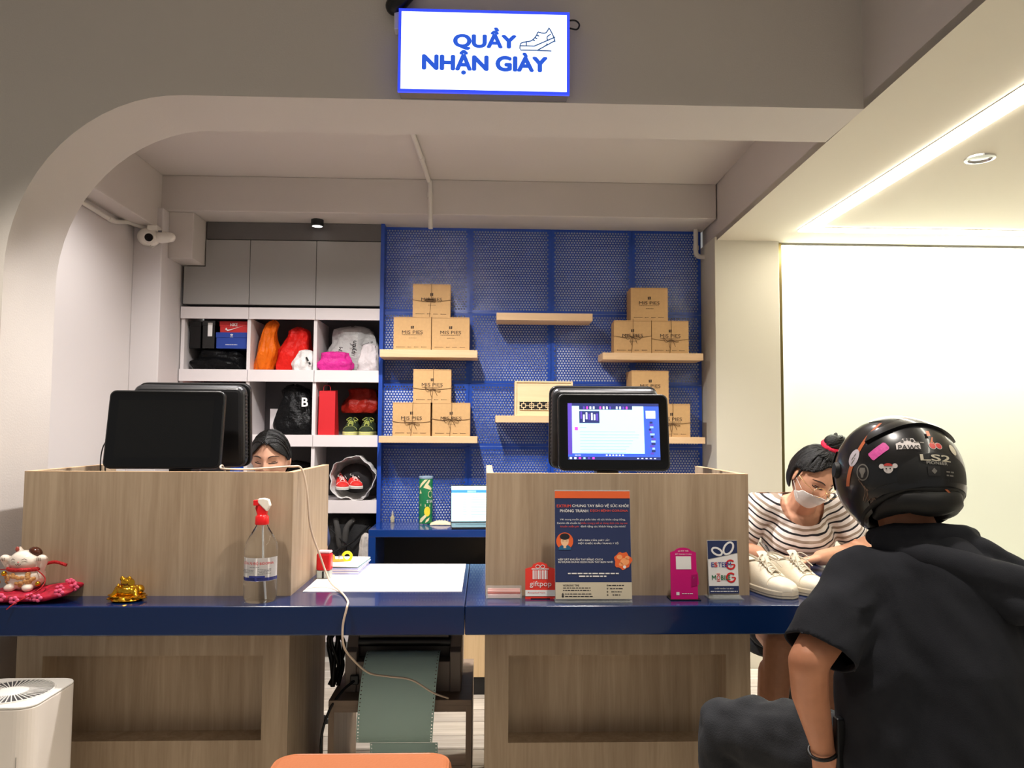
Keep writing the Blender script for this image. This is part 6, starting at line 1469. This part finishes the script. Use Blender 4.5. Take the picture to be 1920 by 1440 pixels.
# helmet
t = thing('motorcycle_helmet', 'black full-face motorcycle helmet covered with stickers on the customer', 'helmet', (0.968, 1.79, 1.20), 0)
HMx = Matrix.Rotation(radians(2), 4, 'Z') @ Matrix.Rotation(radians(-6), 4, 'X'); RX, RY, RZ = 0.135, 0.152, 0.142
def hp_(az, el, k=1.0):
    a, e_ = radians(az), radians(el); return HMx @ Vector((RX*cos(e_)*sin(a)*k, RY*cos(e_)*cos(a)*k, RZ*sin(e_)*k))
def cutel(az):
    a = abs((az+180) % 360-180); P = [(0, -58), (60, -56), (85, -50), (105, -38), (123, -27), (140, -18), (155, -13), (180, -15)]
    for (p, q), (r, s) in zip(P, P[1:]):
        if a <= r: return q+(s-q)*(a-p)/(r-p)
    return -15
hel = mat('helmet_black', (22, 22, 24), 0.28, spec=0.5, coat=0.3); heldull = mat('helmet_matt', (17, 17, 18), 0.55)
MB().grid(lambda u, v: hp_(360*u, 90-(90-cutel(360*u))*v*0.999-0.01), 96, 40, True).build('shell', hel, t, smooth=180)
MB().grid(lambda u, v: hp_(360*u, 90-(90-cutel(360*u))*v*0.999-0.01, 0.90), 64, 24, True).build('lining', heldull, t, smooth=180)
MB().tube([hp_(a, cutel(a), 0.955) for a in np.linspace(0, 360, 97)], 0.0095, 8).build('rim', heldull, t, smooth=60)
# chin bar and lower side skirt
MB().grid(lambda u, v: hp_(-118+236*u, cutel(-118+236*u)+6-12*v, 1.015), 48, 6).build('chin_skirt', hel, t, smooth=180)
# neck roll hanging below the rear rim
MB().tube([hp_(a, cutel(a)-13, 0.90) for a in np.linspace(112, 248, 30)], [0.010+0.024*sin(pi*k/29) for k in range(30)], 10).build('neck_roll', heldull, t, smooth=60)
# rear spoiler ridge, lower brow ridge and top vent
def band(az0, az1, e0, e1, k0, k1, n=40):
    """raised band along the shell between two elevation curves"""
    def fn(u, v):
        az = az0+(az1-az0)*u; ea, eb = e0(u), e1(u); f = v*3
        if f < 1: return hp_(az, ea, 1.0+(k0-1.0)*f)
        if f < 2: return hp_(az, ea+(eb-ea)*(f-1), k0+(k1-k0)*(f-1))
        return hp_(az, eb, k1+(1.0-k1)*(f-2))
    return MB().grid(fn, n, 10)
band(-118, -242, lambda u: 30+20*sin(pi*u), lambda u: 42+20*sin(pi*u), 1.05, 1.02).build('spoiler', hel, t, smooth=50)
band(-147, -222, lambda u: -10+2*sin(pi*u), lambda u: 1+17*sin(pi*u)**0.6, 1.025, 1.012).build('rear_vent', heldull, t, smooth=50)
band(-120, -240, lambda u: -22+11*sin(pi*u), lambda u: -15+11*sin(pi*u), 1.03, 1.02).build('rear_skirt', hel, t, smooth=50)
MB().grid(lambda u, v: hp_(-66+132*u, -12+38*v, 1.022), 30, 12).build('visor', black_gloss, t, smooth=180)
for s in (-1, 1):
    m = MB(); m.lathe([(0.001, 0.008), (0.017, 0.007), (0.02, 0.0), (0.02, -0.006)], 18); n_ = hp_(s*80, 6)
    m.xf(Matrix.Translation(n_) @ n_.to_track_quat('Z', 'Y').to_matrix().to_4x4()); m.build('visor_pivot', heldull, t, smooth=50)
oh = mat('helmet_orange', (196, 106, 66), 0.35)
def ribbon(pts, w, m, name, k=1.006):            # stripe following the shell, pts are (az, el)
    P = [tuple(p)[:2] for p in bez([(a, b_, 0) for a, b_ in pts], 6)]
    MB().grid(lambda u, v: hp_(P[int(round(u*(len(P)-1)))][0]+(v-0.5)*w, P[int(round(u*(len(P)-1)))][1], k), len(P), 3).build(name, m, t, smooth=180)
ribbon([(-128, 56), (-119, 40), (-112, 24), (-104, 6), (-98, -10)], 4.5, oh, 'orange_stripe', 1.007); ribbon([(150, 66), (175, 62), (-160, 62)], 5, oh, 'orange_stripe', 1.008)
ribbon([(176, 40), (178, 34)], 4, oh, 'orange_stripe', 1.03); ribbon([(172, -14), (166, -18)], 3, oh, 'orange_stripe', 1.032)
wc = mat('worn_white', (198, 190, 170), 0.4)
ribbon([(-178, 62), (170, 56), (150, 50)], 14, wc, 'white_panel', 1.010)
def stick(me_or_poly, az, el, m, name, k=1.008, rot=0, par=None):
    """flat artwork (metres) laid on the shell around (az, el)"""
    n0 = hp_(az, el); e = 0.5; ea = (hp_(az-e, el)-hp_(az+e, el)).normalized()*-1
    d0 = n0.normalized(); up = (Vector((0, 0, 1))-d0*d0.z).normalized(); rt = up.cross(d0)
    # seen from outside the artwork's +x runs to the viewer's right
    ca, sa = cos(radians(rot)), sin(radians(rot)); inv = HMx.inverted()
    def mp(x, y):
        x, y = x*ca-y*sa, x*sa+y*ca
        d = inv @ (n0+rt*x+up*y); l = sqrt((d.x/RX)**2+(d.y/RY)**2+(d.z/RZ)**2); return HMx @ (d/l*k)
    if isinstance(me_or_poly, list):
        bm = bmesh.new(); f = bm.faces.new([bm.verts.new((x, y, 0)) for x, y in me_or_poly]); bmesh.ops.triangulate(bm, faces=[f]); bmesh.ops.subdivide_edges(bm, edges=bm.edges[:], cuts=2, use_grid_fill=True)
        me = bpy.data.meshes.new(name); bm.to_mesh(me); bm.free()
        for v in me.vertices: v.co = mp(v.co.x, v.co.y)
    else:
        me = me_or_poly
        for v in me.vertices: v.co = mp(v.co.x, v.co.z)
    me.materials.clear(); me.materials.append(m); return link(name, me, t)
stw_ = mat('sticker_white', (214, 206, 204), 0.4); stk = mat('sticker_dark', (40, 38, 38), 0.4); stp = mat('sticker_pink', (222, 92, 168), 0.4, var=0.12, vscale=160); str_ = mat('sticker_red', (196, 64, 60), 0.4); stg = mat('sticker_grey', (128, 124, 118), 0.4)
stick(circ(0, 0, 0.014, 20, 0.021), -107, 16, mat('sticker_lilac', (206, 198, 208), 0.4), 'oval_sticker', rot=-12)
stick(greek_mesh(0.018, 0.003, 61, stg), -107, 17, stg, 'small_print', 1.012, rot=60); stick(greek_mesh(0.016, 0.003, 62, stg), -107, 13, stg, 'small_print', 1.012, rot=60)
stick([(-0.021, -0.011), (0.019, -0.011), (0.022, -0.007), (0.022, 0.007), (0.019, 0.011), (-0.021, 0.011), (-0.023, 0.007), (-0.023, -0.007)], -132, 21, stp, 'pink_sticker', rot=42)
stick([(-0.024, -0.012), (0.024, -0.009), (0.023, 0.004), (0.014, 0.010), (0.011, 0.017), (-0.011, 0.016), (-0.015, 0.008), (-0.025, 0.003)], -159, 26, stw_, 'paw_sticker', rot=-3)
stick(text_mesh('PAWS', 0.042, 0.012, 0.02), -159, 23.2, stk, 'lettering', 1.012, rot=-3)
for k, (a_, e_) in enumerate(((-163.5, 30), (-160.5, 31.5), (-157, 31.5), (-153.8, 29.8))): stick(circ(0, 0, 0.0032, 10, 0.0042), a_, e_, stk, 'paw_print', 1.012)
for dx_ in (-5, 2): stick(circ(0, 0, 0.0085, 14), 176+dx_, 24.5, stw_, 'cherry_sticker', 1.007); stick(circ(0, 0, 0.007, 14), 176+dx_, 24.5, str_, 'cherry_print', 1.010)
stick([(-0.010, -0.008), (-0.004, 0.0), (0.004, 0.012), (0.007, 0.012), (0.001, 0.0), (0.006, -0.008), (0.003, -0.008), (-0.002, -0.001), (-0.007, -0.008)], 176, 29, oh, 'cherry_stem', 1.009)
stick(greek_mesh(0.022, 0.004, 63, stg), -170, 28, stg, 'small_print', 1.010, rot=-4)
stick(circ(0, 0, 0.010, 16, 0.011), -140, 4.5, stw_, 'face_sticker', 1.014)
for dx_ in (-5.5, 5.5): stick(circ(0, 0, 0.0055, 10), -140+dx_, 6.5, stw_, 'face_sticker', 1.014)
stick(circ(0, 0, 0.009, 10, 0.006, 0, 180), -140, 6.6, str_, 'cap_print', 1.020)
for dx_ in (-1.6, 1.6): stick(circ(0, 0, 0.0016, 8), -140+dx_, 4.2, stk, 'eye_print', 1.020)
stick(circ(0, 0, 0.0155, 24, 0.019), -117, 2, stg, 'round_sticker', 1.009); stick(circ(0, 0, 0.0128, 24, 0.016), -117, 2, stk, 'round_sticker', 1.012)
stick([(-0.006, 0.010), (0.006, 0.010), (0.008, 0.003), (0.004, -0.004), (0.002, -0.012), (-0.003, -0.012), (-0.004, -0.004), (-0.008, 0.003)], -117, 2, stg, 'skull_print', 1.015)
stick(text_mesh('LS2', 0.066, 0.014, 0.03), 179, 12.8, wc, 'lettering', 1.032, rot=-4); stick(text_mesh('PIONEER', 0.046, 0.0062, 0.01), 179, 8.2, mat('helmet_grey_print', (168, 164, 156), 0.4), 'lettering', 1.032, rot=-4)
stick([(-0.013, -0.010), (0.013, -0.010), (0.013, 0.010), (-0.013, 0.010)], -177, 1.5, stk, 'label_plate', 1.030); stick([(-0.006, 0), (0, -0.0065), (0.006, 0), (0, 0.0065)], -177, 1.5, stg, 'label_mark', 1.034)
stick(greek_mesh(0.022, 0.004, 65, stg), 167, 0.5, stg, 'small_print', 1.032, rot=-6); stick(greek_mesh(0.022, 0.004, 66, stg), 167, -2.5, stg, 'small_print', 1.032, rot=-6)
stick(circ(0, 0, 0.010, 16, 0.013), 153, 21, wc, 'peeling_sticker', 1.010)
for k in range(5): ribbon([(-112-k*2.5, -4-k*3), (-117-k*2, -14-k*3), (-112-k, -24-k*1.5)], 0.7, mat('bronze_line', (128, 104, 88), 0.4), 'bronze_line', 1.005+0.0005*k)
